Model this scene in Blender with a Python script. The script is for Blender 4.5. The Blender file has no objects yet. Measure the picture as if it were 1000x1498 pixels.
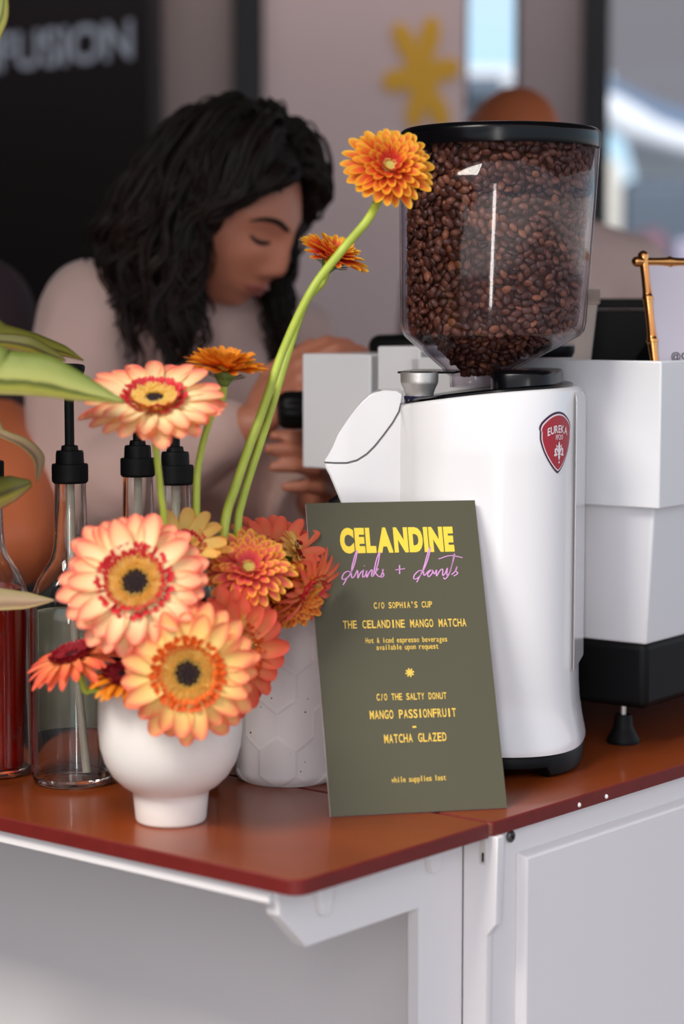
import bpy, bmesh, math, random
from mathutils import Vector as V, Matrix, Quaternion, noise
random.seed(7)
SC = bpy.context.scene
COL = SC.collection
PI = math.pi

# ------------------------------------------------------------------ camera, sky, lamps, exposure
CZ, FPX = 1.38, 3000.0
PITCH = math.atan(289/FPX)
cam = bpy.data.cameras.new('camera'); camo = bpy.data.objects.new('camera', cam); COL.objects.link(camo)
camo.location = (0, 0, CZ); camo.rotation_euler = (PI/2-PITCH, 0, 0)
cam.sensor_fit = 'VERTICAL'; cam.sensor_height = 36; cam.lens = 36*FPX/1498
cam.clip_start = .05; cam.clip_end = 200
cam.dof.use_dof = True; cam.dof.focus_distance = 1.90; cam.dof.aperture_fstop = 3.0
SC.camera = camo
SC.view_settings.view_transform = 'Standard'; SC.view_settings.look = 'None'
SC.view_settings.gamma = 1; SC.view_settings.use_curve_mapping = False
SC.view_settings.exposure = 0.40

w = bpy.data.worlds.new('sky'); SC.world = w; w.use_nodes = True
nt = w.node_tree; bgn = nt.nodes['Background']
tc = nt.nodes.new('ShaderNodeTexCoord'); sep = nt.nodes.new('ShaderNodeSeparateXYZ'); cr = nt.nodes.new('ShaderNodeValToRGB')
nt.links.new(tc.outputs['Generated'], sep.inputs[0]); nt.links.new(sep.outputs['Z'], cr.inputs[0]); nt.links.new(cr.outputs[0], bgn.inputs[0])
e = cr.color_ramp.elements
e[0].position = 0.0; e[0].color = (.70, .67, .66, 1)
e[1].position = 1.0; e[1].color = (.50, .48, .54, 1)
k = e.new(.09); k.color = (.36, .57, .72, 1)
k = e.new(.30); k.color = (.58, .56, .62, 1)
bgn.inputs[1].default_value = 1.32

def area(name, loc, target, size, power, col):
    l = bpy.data.lights.new(name, 'AREA'); l.shape = 'RECTANGLE'; l.size = size[0]; l.size_y = size[1]; l.energy = power; l.color = col
    o = bpy.data.objects.new(name, l); COL.objects.link(o); o.location = loc
    o.rotation_euler = (V(target)-V(loc)).to_track_quat('-Z', 'Y').to_euler()
    return o
area('daylight_front_left', (-1.95, -.35, 4.0), (0, 1.9, 1.05), (1.6, 1.2), 132, (1.0, .94, .86))
area('added_streak_lamp', (-.32, -1.6, 1.75), (.1, 1.9, 1.3), (.22, 1.9), 16, (1.0, .96, .92))  # strip lamp added in front for the upright streak on the hopper
area('added_fill_behind_shop', (1.5, 7.4, 7.0), (2.5, 15.5, 1.5), (4, 3), 520, (.95, .97, 1.0))  # fill lamp added out of view to brighten the tent and buildings

# ------------------------------------------------------------------ materials
def lin(c):
    r = []
    for x in c[:3]:
        x /= 255.
        r.append(x/12.92 if x <= .04045 else ((x+.055)/1.055)**2.4)
    return (*r, 1)
def mat(name, c, rough=.5, metal=0, coat=0, spec=.5, bump=0, bscale=60, var=0, vscale=8, sheen=0, stretch=None, sss=0):
    m = bpy.data.materials.new(name); m.use_nodes = True
    n = m.node_tree; b = n.nodes['Principled BSDF']
    col = lin(c) if max(c) > 1.01 else (*c, 1)
    b.inputs['Base Color'].default_value = col
    b.inputs['Roughness'].default_value = rough; b.inputs['Metallic'].default_value = metal
    b.inputs['Coat Weight'].default_value = coat; b.inputs['Coat Roughness'].default_value = .08
    b.inputs['Specular IOR Level'].default_value = spec
    b.inputs['Sheen Weight'].default_value = sheen
    if sss:
        b.inputs['Subsurface Weight'].default_value = sss; b.inputs['Subsurface Scale'].default_value = .01
    if bump or var:
        t = n.nodes.new('ShaderNodeTexCoord'); mp = n.nodes.new('ShaderNodeMapping')
        n.links.new(t.outputs['Object'], mp.inputs[0])
        if stretch: mp.inputs['Scale'].default_value = stretch
    if var:
        nz = n.nodes.new('ShaderNodeTexNoise'); nz.inputs['Scale'].default_value = vscale; nz.inputs['Detail'].default_value = 5
        n.links.new(mp.outputs[0], nz.inputs['Vector'])
        r = n.nodes.new('ShaderNodeValToRGB')
        r.color_ramp.elements[0].position = .3; r.color_ramp.elements[1].position = .7
        r.color_ramp.elements[0].color = (*[x*(1-var) for x in col[:3]], 1)
        r.color_ramp.elements[1].color = (*[min(1, x*(1+var)) for x in col[:3]], 1)
        n.links.new(nz.outputs['Fac'], r.inputs[0]); n.links.new(r.outputs[0], b.inputs['Base Color'])
    if bump:
        nz2 = n.nodes.new('ShaderNodeTexNoise'); nz2.inputs['Scale'].default_value = bscale; nz2.inputs['Detail'].default_value = 4
        n.links.new(mp.outputs[0], nz2.inputs['Vector'])
        bp = n.nodes.new('ShaderNodeBump'); bp.inputs['Strength'].default_value = bump; bp.inputs['Distance'].default_value = .002
        n.links.new(nz2.outputs['Fac'], bp.inputs['Height']); n.links.new(bp.outputs[0], b.inputs['Normal'])
    return m
def clear(name, tint=(1, 1, 1), edge=(1, 1, 1), rough=.02, ior=1.45):
    m = bpy.data.materials.new(name); m.use_nodes = True
    n = m.node_tree; n.nodes.remove(n.nodes['Principled BSDF']); out = n.nodes['Material Output']
    tr = n.nodes.new('ShaderNodeBsdfTransparent'); gl = n.nodes.new('ShaderNodeBsdfGlossy'); gl.inputs['Roughness'].default_value = rough
    lw = n.nodes.new('ShaderNodeLayerWeight'); lw.inputs['Blend'].default_value = .25
    mc = n.nodes.new('ShaderNodeMix'); mc.data_type = 'RGBA'
    mc.inputs[6].default_value = (*tint, 1); mc.inputs[7].default_value = (*edge, 1)
    n.links.new(lw.outputs['Facing'], mc.inputs[0]); n.links.new(mc.outputs[2], tr.inputs[0])
    l2 = n.nodes.new('ShaderNodeLayerWeight'); l2.inputs['Blend'].default_value = .5
    pw_ = n.nodes.new('ShaderNodeMath'); pw_.operation = 'POWER'; pw_.inputs[1].default_value = 5; n.links.new(l2.outputs['Facing'], pw_.inputs[0])
    f0 = ((ior-1)/(ior+1))**2; fr = n.nodes.new('ShaderNodeMath'); fr.operation = 'MULTIPLY_ADD'; fr.inputs[1].default_value = 1-f0; fr.inputs[2].default_value = f0
    n.links.new(pw_.outputs[0], fr.inputs[0])
    mx = n.nodes.new('ShaderNodeMixShader')
    n.links.new(fr.outputs[0], mx.inputs[0]); n.links.new(tr.outputs[0], mx.inputs[1]); n.links.new(gl.outputs[0], mx.inputs[2])
    n.links.new(mx.outputs[0], out.inputs[0])
    return m
def ramp_mat(name, stops, rough=.5, trans=.3, attr='t', noise_amt=.08):
    """colour running along a petal or leaf from its base (0) to its tip (1)"""
    m = bpy.data.materials.new(name); m.use_nodes = True
    n = m.node_tree; b = n.nodes['Principled BSDF']; out = n.nodes['Material Output']
    at = n.nodes.new('ShaderNodeAttribute'); at.attribute_name = attr
    t = n.nodes.new('ShaderNodeTexCoord'); nz = n.nodes.new('ShaderNodeTexNoise'); nz.inputs['Scale'].default_value = 90
    n.links.new(t.outputs['Object'], nz.inputs['Vector'])
    ma = n.nodes.new('ShaderNodeMath'); ma.operation = 'MULTIPLY_ADD'; ma.inputs[1].default_value = noise_amt*2; 
    n.links.new(nz.outputs['Fac'], ma.inputs[0]); n.links.new(at.outputs['Fac'], ma.inputs[2])
    sb = n.nodes.new('ShaderNodeMath'); sb.operation = 'SUBTRACT'; sb.inputs[1].default_value = noise_amt
    n.links.new(ma.outputs[0], sb.inputs[0])
    r = n.nodes.new('ShaderNodeValToRGB')
    while len(r.color_ramp.elements) > 1: r.color_ramp.elements.remove(r.color_ramp.elements[0])
    r.color_ramp.elements[0].position = stops[0][0]; r.color_ramp.elements[0].color = lin(stops[0][1])
    for p, c in stops[1:]:
        k = r.color_ramp.elements.new(p); k.color = lin(c)
    n.links.new(sb.outputs[0], r.inputs[0]); n.links.new(r.outputs[0], b.inputs['Base Color'])
    b.inputs['Roughness'].default_value = rough; b.inputs['Specular IOR Level'].default_value = .25
    tl = n.nodes.new('ShaderNodeBsdfTranslucent'); n.links.new(r.outputs[0], tl.inputs[0])
    mx = n.nodes.new('ShaderNodeMixShader'); mx.inputs[0].default_value = trans
    n.links.new(b.outputs[0], mx.inputs[1]); n.links.new(tl.outputs[0], mx.inputs[2]); n.links.new(mx.outputs[0], out.inputs[0])
    return m

WHITE_PAINT = mat('white cart paint', (236, 232, 232), .45, bump=.05, bscale=120)
COUNTER = mat('red brown worktop', (136, 60, 20), .34, coat=.25, var=.14, vscale=9, stretch=(1, 1, 1), bump=.04, bscale=200)
COUNTER_EDGE = mat('dark red worktop edge', (108, 26, 22), .45, bump=.1, bscale=300, var=.1, vscale=60)
GLOSS_WHITE = mat('gloss white enamel', (240, 239, 240), .22, coat=.6)
MACHINE_WHITE = mat('machine white enamel', (234, 234, 236), .35, coat=.2)
CERAMIC = mat('white glazed ceramic', (238, 233, 226), .38, coat=.15)
MATT_CERAMIC = mat('matt white ceramic', (226, 218, 218), .55, bump=.06, bscale=90)
BLACK = mat('black plastic', (8, 8, 9), .5, spec=.2)
BLACK_GLOSS = mat('black gloss plastic', (7, 7, 10), .22, spec=.25)
BLACK_RIB = mat('black ribbed plastic', (10, 10, 11), .55, spec=.2)
DARK_SEAM = mat('seam shadow gap', (90, 88, 90), .7)
STEEL = mat('brushed steel', (226, 220, 214), .45, metal=.75, bump=.1, bscale=400)
DARK_STEEL = mat('dark steel', (120, 118, 118), .3, metal=1)
GOLD = mat('polished gold', (226, 160, 95), .14, metal=1)
BLUE_BLACK = mat('blue black scale ring', (22, 22, 58), .3)
CARD = mat('olive green card', (86, 84, 66), .65, spec=.3)
CARD_EDGE = mat('white card edge', (232, 226, 224), .6)
YELLOW_INK = mat('yellow ink', (243, 214, 66), .6)
AMBER_INK = mat('amber ink', (240, 200, 84), .6)
PINK_INK = mat('pink ink', (222, 160, 216), .6)
INK_WHITE = mat('badge white', (240, 226, 230), .4)
INK_PURPLE = mat('badge purple', (70, 26, 62), .35)
INK_RED = mat('badge red', (172, 24, 44), .3, coat=.4)
PAPER = mat('white paper', (214, 206, 218), .5)
INK_BLACK = mat('black ink', (40, 38, 44), .6)
CUP_PAPER = mat('cream paper cup', (238, 216, 200), .6)
CLEAR = clear('clear hopper plastic', (.95, .93, .95), (.82, .78, .82), .07)
GLASS = clear('clear bottle glass', (.97, .98, .97), (.42, .44, .42), .015, 1.5)
GLASS = bpy.data.materials.new('clear bottle glass'); GLASS.use_nodes = True
_b = GLASS.node_tree.nodes['Principled BSDF']; _b.inputs['Transmission Weight'].default_value = 1; _b.inputs['Roughness'].default_value = .01; _b.inputs['IOR'].default_value = 1.46; _b.inputs['Base Color'].default_value = (.97, .99, .97, 1)
PANE = clear('window pane', (.96, .97, .98), (.9, .92, .95), .01, 1.25)
LABEL = mat('cream bottle label', (222, 214, 190), .6)
RED_SYRUP = clear('red syrup', (.80, .16, .07), (.55, .06, .03), .05, 1.3)
DARK_SYRUP = clear('dark syrup', (.10, .05, .045), (.05, .03, .03), .05, 1.3)
def cloudy(m, col, fac):
    n = m.node_tree; out = n.nodes['Material Output']; src = out.inputs[0].links[0].from_socket
    d = n.nodes.new('ShaderNodeBsdfDiffuse'); d.inputs[0].default_value = lin(col); mx = n.nodes.new('ShaderNodeMixShader'); mx.inputs[0].default_value = fac
    n.links.new(src, mx.inputs[1]); n.links.new(d.outputs[0], mx.inputs[2]); n.links.new(mx.outputs[0], out.inputs[0])
cloudy(RED_SYRUP, (190, 30, 14), .5)
TUBE_PLASTIC = mat('milky dip tube', (205, 195, 178), .4)
GREEN_STEM = mat('yellow green stem', (178, 196, 72), .45, var=.12, vscale=40, sss=.1)
GREEN_CALYX = mat('green calyx', (112, 136, 62), .55)
SKIN = mat('skin', (186, 118, 92), .5, sss=.15)
SKIN_DARK = mat('tanned skin', (196, 108, 68), .42, sss=.1)
LIPS = mat('lips', (140, 74, 68), .45)
HAIR = mat('dark brown hair', (30, 20, 17), .5, spec=.22, var=.45, vscale=14)
HAIR_BROWN = mat('brown hair ends', (52, 34, 26), .45)
TOP_CREAM = mat('cream pink knit', (200, 168, 158), .85, bump=.25, bscale=240, sheen=.3)
SHIRT_PINK = mat('pale tee shirt', (220, 190, 180), .85, bump=.1, bscale=60)
SHIRT_DARK = mat('dark plum shirt', (58, 40, 46), .85)
TROUSERS = mat('dark trousers', (30, 28, 32), .85)
WALL_MAUVE = mat('mauve wall paint', (234, 206, 200), .7, var=.04, vscale=1.2, stretch=(1, 1, .1))
WALL_GREY = mat('grey wall paint', (176, 156, 148), .7, var=.05, vscale=1.5)
WALL_TAUPE = mat('taupe panel', (176, 158, 156), .7, var=.06, vscale=2)
BLACK_FRAME = mat('black window frame', (26, 23, 25), .5)
DOOR_DARK = mat('dark shopfront panel', (34, 25, 24), .55)
SIGN_GREY = mat('pale sign letters', (206, 214, 226), .6)
MUSTARD = mat('mustard decal', (246, 186, 56), .6)
PAVING = mat('grey paving', (128, 122, 120), .8, bump=.2, bscale=30, var=.12, vscale=3)
CANOPY_GREY = mat('grey tent cloth', (116, 112, 114), .8)
CANOPY_WHITE = mat('white tent cloth', (240, 242, 244), .7)
SLATE = mat('slate blue grey', (82, 92, 104), .7)
BLUE_GREY = mat('blue grey cloth', (110, 128, 152), .7)
MAROON = mat('maroon paint', (112, 74, 86), .6)
CREAM = mat('cream paint', (206, 200, 186), .7)

# ------------------------------------------------------------------ mesh helpers
_rx = lambda px, py: ((px-500)/FPX, math.cos(PITCH)+(749-py)/FPX*math.sin(PITCH), -math.sin(PITCH)+(749-py)/FPX*math.cos(PITCH))
def at(px, py, y):
    """the point of the place seen at that spot of the photograph, y metres away from the photographer"""
    r = _rx(px, py); t = y/r[1]
    return V((r[0]*t, y, CZ+r[2]*t))

class MB:
    def __init__(s): s.v = []; s.f = []; s.t = []; s.mi = []
    def add(s, vs, fs, t=None, mi=0):
        o = len(s.v); s.v += [V(a) for a in vs]; s.f += [tuple(i+o for i in f) for f in fs]
        s.t += list(t) if t is not None else [0.0]*len(vs); s.mi += [mi]*len(fs)
        return s
    def box(s, c, size, R=None, mi=0):
        h = V(size)/2; c = V(c); vs = []
        for z in (-1, 1):
            for x, y in ((-1, -1), (1, -1), (1, 1), (-1, 1)):
                p = V((x*h.x, y*h.y, z*h.z)); vs.append((R @ p if R else p)+c)
        return s.add(vs, [(3, 2, 1, 0), (4, 5, 6, 7), (0, 1, 5, 4), (1, 2, 6, 5), (2, 3, 7, 6), (3, 0, 4, 7)], mi=mi)
    def prism(s, poly, f0, f1, mi=0):
        """poly: 2D outline; f0/f1 map (a,b) to the two faces"""
        n = len(poly); vs = [f0(a, b) for a, b in poly]+[f1(a, b) for a, b in poly]
        fs = [tuple(range(n-1, -1, -1)), tuple(range(n, 2*n))]+[(i, (i+1) % n, n+(i+1) % n, n+i) for i in range(n)]
        return s.add(vs, fs, mi=mi)
    def lathe(s, prof, c=(0, 0, 0), n=40, R=None, cap0=True, cap1=True, mi=0):
        c = V(c); vs = []; fs = []; k = len(prof)
        for r, z in prof:
            for i in range(n):
                a = 2*PI*i/n; p = V((r*math.cos(a), r*math.sin(a), z)); vs.append((R @ p if R else p)+c)
        for j in range(k-1):
            for i in range(n):
                fs.append((j*n+i, j*n+(i+1) % n, (j+1)*n+(i+1) % n, (j+1)*n+i))
        if cap0: fs.append(tuple(range(n-1, -1, -1)))
        if cap1: fs.append(tuple((k-1)*n+i for i in range(n)))
        return s.add(vs, fs, mi=mi)
    def tube(s, pts, rad, n=8, caps=True, t=None, round_ends=False):
        pts = [V(p) for p in pts]
        if not hasattr(rad, '__len__'): rad = [rad]*len(pts)
        rad = list(rad)
        if round_ends:
            d0 = (pts[0]-pts[1]).normalized(); d1 = (pts[-1]-pts[-2]).normalized(); a, b = rad[0], rad[-1]
            pre = [(pts[0]+d0*a*math.sin(x), a*math.cos(x)) for x in (1.45, 1.1, .7, .35)]
            post = [(pts[-1]+d1*b*math.sin(x), b*math.cos(x)) for x in (.35, .7, 1.1, 1.45)]
            pts = [p for p, _ in pre]+pts+[p for p, _ in post]; rad = [r for _, r in pre]+rad+[r for _, r in post]
        k = len(pts); vs = []; fs = []; ts = []
        T = (pts[1]-pts[0]).normalized(); N = T.orthogonal().normalized()
        for i, p in enumerate(pts):
            T2 = ((pts[min(i+1, k-1)]-pts[max(i-1, 0)])).normalized()
            N = (N-T2*N.dot(T2))
            N = N.normalized() if N.length > 1e-6 else T2.orthogonal().normalized()
            B = T2.cross(N)
            for j in range(n):
                a = 2*PI*j/n; vs.append(p+(N*math.cos(a)+B*math.sin(a))*rad[i]); ts.append(i/(k-1) if t is None else t)
        for i in range(k-1):
            for j in range(n):
                fs.append((i*n+j, i*n+(j+1) % n, (i+1)*n+(j+1) % n, (i+1)*n+j))
        if caps: fs += [tuple(range(n-1, -1, -1)), tuple((k-1)*n+j for j in range(n))]
        return s.add(vs, fs, ts)
    def ball(s, c, r, R=None, nu=16, nv=10):
        if not hasattr(r, '__len__'): r = (r, r, r)
        c = V(c); vs = []; fs = []
        for j in range(nv+1):
            ph = PI*(j/nv)-PI/2; ph = max(-PI/2+.02, min(PI/2-.02, ph))
            for i in range(nu):
                a = 2*PI*i/nu; p = V((r[0]*math.cos(ph)*math.cos(a), r[1]*math.cos(ph)*math.sin(a), r[2]*math.sin(ph)))
                vs.append((R @ p if R else p)+c)
        for j in range(nv):
            for i in range(nu): fs.append((j*nu+i, j*nu+(i+1) % nu, (j+1)*nu+(i+1) % nu, (j+1)*nu+i))
        fs += [tuple(range(nu-1, -1, -1)), tuple(nv*nu+i for i in range(nu))]
        return s.add(vs, fs)

def spline(pts, n=8):
    pts = [V(p) for p in pts]; P = [pts[0]*2-pts[1]]+pts+[pts[-1]*2-pts[-2]]; out = []
    for i in range(1, len(P)-2):
        a, b, c, d = P[i-1:i+3]
        for k in range(n):
            t = k/n
            out.append(.5*((2*b)+(c-a)*t+(2*a-5*b+4*c-d)*t*t+(3*b-a-3*c+d)*t**3))
    out.append(pts[-1]); return out
def lerp(a, b, t): return a+(b-a)*t
def interp(xs, n):
    out = []
    for i in range(n):
        t = i/(n-1)*(len(xs)-1); k = min(int(t), len(xs)-2); out.append(lerp(xs[k], xs[k+1], t-k))
    return out

def build(name, mb, m, parent=None, bevel=0, seg=2, smooth=True, angle=40, sub=0, mats=None, loc=None):
    me = bpy.data.meshes.new(name)
    off = V(loc) if loc is not None else (parent.matrix_world_loc if False else (ROOTLOC.get(parent, V((0, 0, 0))) if parent else V((0, 0, 0))))
    me.from_pydata([tuple(p-off) for p in mb.v], [], mb.f)
    bm = bmesh.new(); bm.from_mesh(me); bmesh.ops.recalc_face_normals(bm, faces=bm.faces); bm.to_mesh(me); bm.free()
    if any(mb.t):
        at_ = me.attributes.new('t', 'FLOAT', 'POINT'); at_.data.foreach_set('value', mb.t)
    for q in (mats or [m]): me.materials.append(q)
    if mats: me.polygons.foreach_set('material_index', mb.mi)
    if smooth:
        me.polygons.foreach_set('use_smooth', [True]*len(me.polygons))
        if angle < 180: me.set_sharp_from_angle(angle=math.radians(angle))
    o = bpy.data.objects.new(name, me); COL.objects.link(o)
    if parent: o.parent = parent
    if loc is not None: o.location = loc
    ROOTLOC[o] = off
    if bevel:
        b = o.modifiers.new('bevel', 'BEVEL'); b.width = bevel; b.segments = seg; b.limit_method = 'ANGLE'; b.angle_limit = math.radians(35)
        b.harden_normals = False
    if sub:
        b = o.modifiers.new('subdivision', 'SUBSURF'); b.levels = sub; b.render_levels = sub
    return o
ROOTLOC = {}
def thing(name, loc, label, cat, group=None, kind=None):
    o = bpy.data.objects.new(name, None); COL.objects.link(o); o.location = loc; o.empty_display_size = .05
    ROOTLOC[o] = V(loc); tag(o, label, cat, group, kind); return o
def tag(o, label=None, cat=None, group=None, kind=None):
    if label: o['label'] = label
    if cat: o['category'] = cat
    if group: o['group'] = group
    if kind: o['kind'] = kind
    return o
def struct(name, mb, m, parent=None, label=None, **k):
    o = build(name, mb, m, parent, **k)
    if not parent: o['kind'] = 'structure'
    if label: o['label'] = label
    return o
def part_label(o, s): o['label'] = s; return o

_glyphs = {}
def glyph(ch, offset=0.0):
    """flat mesh of one letter, in units of its cap height, with its advance width"""
    key = (ch, offset)
    if key not in _glyphs:
        c = bpy.data.curves.new('letter', 'FONT'); c.body = ch; c.size = 1; c.offset = offset; c.resolution_u = 4
        o = bpy.data.objects.new('letter', c); COL.objects.link(o)
        dg = bpy.context.evaluated_depsgraph_get(); ev = o.evaluated_get(dg); me = ev.to_mesh()
        vs = [tuple(v.co) for v in me.vertices]; fs = [tuple(p.vertices) for p in me.polygons]
        ev.to_mesh_clear(); bpy.data.objects.remove(o); bpy.data.curves.remove(c)
        _glyphs[key] = (vs, fs)
    return _glyphs[key]
CAP = .69
def text_mesh(mb, s, w, cap, fmap, mono=True, offset=.012, fill=.86, maxstretch=1.35):
    """letters of s centred on 0, total width w, cap height cap; fmap(a,b) places a point of the flat text"""
    n = len(s)
    if mono:
        pitch = w/n
        for i, ch in enumerate(s):
            if ch == ' ': continue
            vs, fs = glyph(ch, offset)
            if not vs: continue
            x0 = min(v[0] for v in vs); x1 = max(v[0] for v in vs); gw = max(x1-x0, .05)
            sy = cap/CAP; sx = min(pitch*fill/gw, sy*maxstretch) if ch not in "'.,iIl1-/" else min(pitch*.5/gw, sy)
            cx = -w/2+pitch*(i+.5)
            mb.add([fmap(cx+(v[0]-(x0+x1)/2)*sx, v[1]*sy-cap/2) for v in vs], fs)
    else:
        boxes = []
        for ch in s:
            vs, fs = glyph(ch, offset)
            if ch == ' ' or not vs: boxes.append((None, None, 0, .3)); continue
            x0 = min(v[0] for v in vs); x1 = max(v[0] for v in vs); boxes.append((vs, fs, x0, x1-x0))
        gap = .055; tot = sum(b[3] for b in boxes)+gap*(n-1); sx = w/tot; sy = cap/CAP; x = -w/2
        for vs, fs, x0, gw in boxes:
            if vs: mb.add([fmap(x+(v[0]-x0)*sx, v[1]*sy-cap/2) for v in vs], fs)
            x += (gw+gap)*sx

# ------------------------------------------------------------------ the setting
ZT = .95                                                  # worktop height
mb = MB(); mb.box((0, 8, -.05), (60, 60, .1)); struct('floor', mb, PAVING)
WY = 5.5
def wallpiece(name, x0, x1, z0, z1, m, y=WY, th=.12):
    a = at(x0, 460, y).x; b = at(x1, 460, y).x
    mb = MB(); mb.box(((a+b)/2, y+th/2, (z0+z1)/2), (b-a, th, z1-z0)); return struct(name, mb, m, bevel=.003)
wallpiece('wall_back', 228, 346, 0, 3.2, WALL_GREY)
wallpiece('wall_center', 380, 678, 0, 3.2, WALL_MAUVE)
wallpiece('wall_right', 757, 853, 0, 3.2, WALL_TAUPE)
wallpiece('trim_1', 342, 386, 0, 3.2, BLACK_FRAME, WY-.04)
wallpiece('trim_2', 850, 880, 0, 3.2, BLACK_FRAME, WY-.04)
wallpiece('wall_far', 1150, 1900, 0, 3.2, WALL_TAUPE)
mb = MB(); mb.box((-2.7, 2.9, 1.6), (.12, 7.2, 3.2)); struct('added_shade_wall', mb, DOOR_DARK)  # unseen dark wall added to cut ambient light from the left
mb = MB(); mb.box((-1.7, 6.4, 1.6), (2.2, .12, 3.2)); struct('wall_rear', mb, DOOR_DARK)
# dark shopfront door standing ajar, with the pale letters on it
yaw = math.radians(36); hinge = at(233, 460, 5.35); dx, dy = -math.cos(yaw), math.sin(yaw)
mb = MB(); Rz = Matrix.Rotation(-yaw, 3, 'Z')
mb.box((hinge.x+dx*.6, hinge.y+dy*.6, 1.5), (1.2, .05, 3.0), Rz); door = struct('door_1', mb, DOOR_DARK, bevel=.004)
nrm = V((-math.sin(yaw), -math.cos(yaw), 0))
base = V((hinge.x, hinge.y, 0))+nrm*.028
mb = MB(); tx = V((math.cos(yaw), -math.sin(yaw), 0)); right_end = .06; W = .62
text_mesh(mb, 'INFUSION', W, .094, lambda a, b: base-tx*(right_end+W/2-a)+V((0, 0, 2.085+b)), mono=False, offset=.02)
struct('lettering', mb, SIGN_GREY, door)
# windows: frames and panes
def window(n, x0, x1, z0, z1):
    a = at(x0, 460, WY).x; b = at(x1, 460, WY).x; t = .02
    mb = MB()
    for c, s in (((a+t/2, WY+.05, (z0+z1)/2), (t, .06, z1-z0)), ((b-t/2, WY+.05, (z0+z1)/2), (t, .06, z1-z0)),
                 (((a+b)/2, WY+.05, z0+t/2), (b-a, .06, t)), (((a+b)/2, WY+.05, z1-t/2), (b-a, .06, t))): mb.box(c, s)
    o = struct('window_%d' % n, mb, BLACK_FRAME)
    p = MB(); p.box(((a+b)/2, WY+.05, (z0+z1)/2), (b-a-2*t, .006, z1-z0-2*t)); struct('pane', p, PANE, o)
window(1, 672, 763, .2, 3.1)
window(2, 877, 1155, .2, 3.1)
wallpiece('trim_3', 672, 763, 0, .2, BLACK_FRAME); wallpiece('trim_4', 877, 1155, 0, .2, BLACK_FRAME)
# unseen slab added above the stall to shade the barista and background
mb = MB(); mb.box((.2, 2.85, 2.62), (5.6, 3.8, .06)); struct('added_shade_slab', mb, CANOPY_GREY)

# yellow flower decal on the mauve panel
def blob_star(mb, petals, f0, f1, r0=0, n=240, k=3.0):
    """one flower outline of rounded petals round a centre: petals = (angle, length)"""
    pts = []
    for i in range(n):
        th = 2*PI*i/n; r = r0
        for a, L, *q in petals:
            d = abs((th-a+PI) % (2*PI)-PI)*(q[0] if q else k)
            if d < PI/2: r = max(r, L*math.cos(d)**.75)
        pts.append((r*math.cos(th), r*math.sin(th)))
    mb.prism(pts, f0, f1)
c0 = at(616, 110, WY-.004); pet = []
for px, py in ((634, 24), (579, 34), (672, 96), (559, 122), (603, 188), (652, 186)):
    p = at(px, py, WY-.004)-c0; pet.append((math.atan2(p.z, p.x), math.hypot(p.x, p.z), 2.2 if abs(px-616) > 50 else 3.6))
mb = MB(); blob_star(mb, pet, lambda a, b: c0+V((a, .003, b)), lambda a, b: c0+V((a, -.003, b)), .052)
tag(build('flower_decal', mb, MUSTARD, loc=c0), 'mustard yellow six-petalled flower decal on the mauve wall', 'wall decal')

# things outside, seen through the panes
def boxthing(name, px0, py0, px1, py1, y, depth, m, label, cat, bev=.02):
    a = at(px0, py1, y); b = at(px1, py0, y); mb = MB()
    mb.box(((a.x+b.x)/2, y+depth/2, (a.z+b.z)/2), (abs(b.x-a.x), depth, abs(b.z-a.z))); return build(name, mb, m, bevel=bev), a, b
def building(px0, py0, px1, y, depth, m, roofm, label):
    a = at(px0, 460, y).x; b = at(px1, 460, y).x; zt = at(500, py0, y).z
    r = thing('building', ((a+b)/2, y, 0), label, 'building')
    mb = MB(); mb.box(((a+b)/2, y+depth/2, zt/2), (b-a, depth, zt)); build('wall', mb, m, r)
    mb = MB(); mb.box(((a+b)/2, y+depth/2, zt+.06), (b-a+.2, depth+.2, .12)); build('roof', mb, roofm, r)
building(630, 122, 860, 16, 4, CANOPY_WHITE, CANOPY_WHITE, 'white flat-roofed building seen through the narrow window')
building(650, 142, 708, 13, 1.5, SLATE, SLATE, 'dark grey low building in front of the white one through the narrow window')
# market tent: sloped roof cloth, white valance, back cloth
rt = thing('market_tent', (3.2, 16, 0), 'grey market tent with a white curved valance outside the wide window', 'tent')
def sheet(poly, th=.04):
    mb = MB(); mb.prism(list(range(0)) or [(i, 0) for i in range(len(poly))], lambda i, _: V(poly[i]), lambda i, _: V(poly[i])+V((0, th, 0))); return mb
Y1 = 15.0
top = [(860, -220), (860, 60), (905, 128), (960, 150), (1040, 172), (1200, 230), (1300, 240), (1300, -220)]
build('roof_cloth', sheet([at(x, y, Y1+.8) for x, y in top]), CANOPY_GREY, rt)
build('trim_cloth', sheet([at(x, y, Y1+.5) for x, y in [(865, 108), (905, 122), (960, 148), (1040, 172), (1040, 240), (960, 208), (905, 165), (865, 145)]]), BLUE_GREY, rt)
mb = MB(); path = spline([at(x, y, Y1+.3) for x, y in [(868, 146), (890, 160), (925, 182), (960, 196), (1000, 208), (1060, 226)]], 5)
mb.tube(path, interp([.08, .12, .13, .10, .09, .08], len(path)), 12, round_ends=True); build('valance', mb, CANOPY_WHITE, rt)
build('back_cloth', sheet([at(x, y, Y1+1.0) for x, y in [(905, 170), (1060, 210), (1060, 330), (985, 300), (930, 262)]]), mat('pale grey cloth', (176, 182, 184), .8), rt)
for px in (1075,):
    mb = MB(); p = at(px, 460, Y1+.6); mb.tube([(p.x, p.y, 0), (p.x, p.y, 2.6)], .03, 10); build('pole', mb, STEEL, rt)
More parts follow.
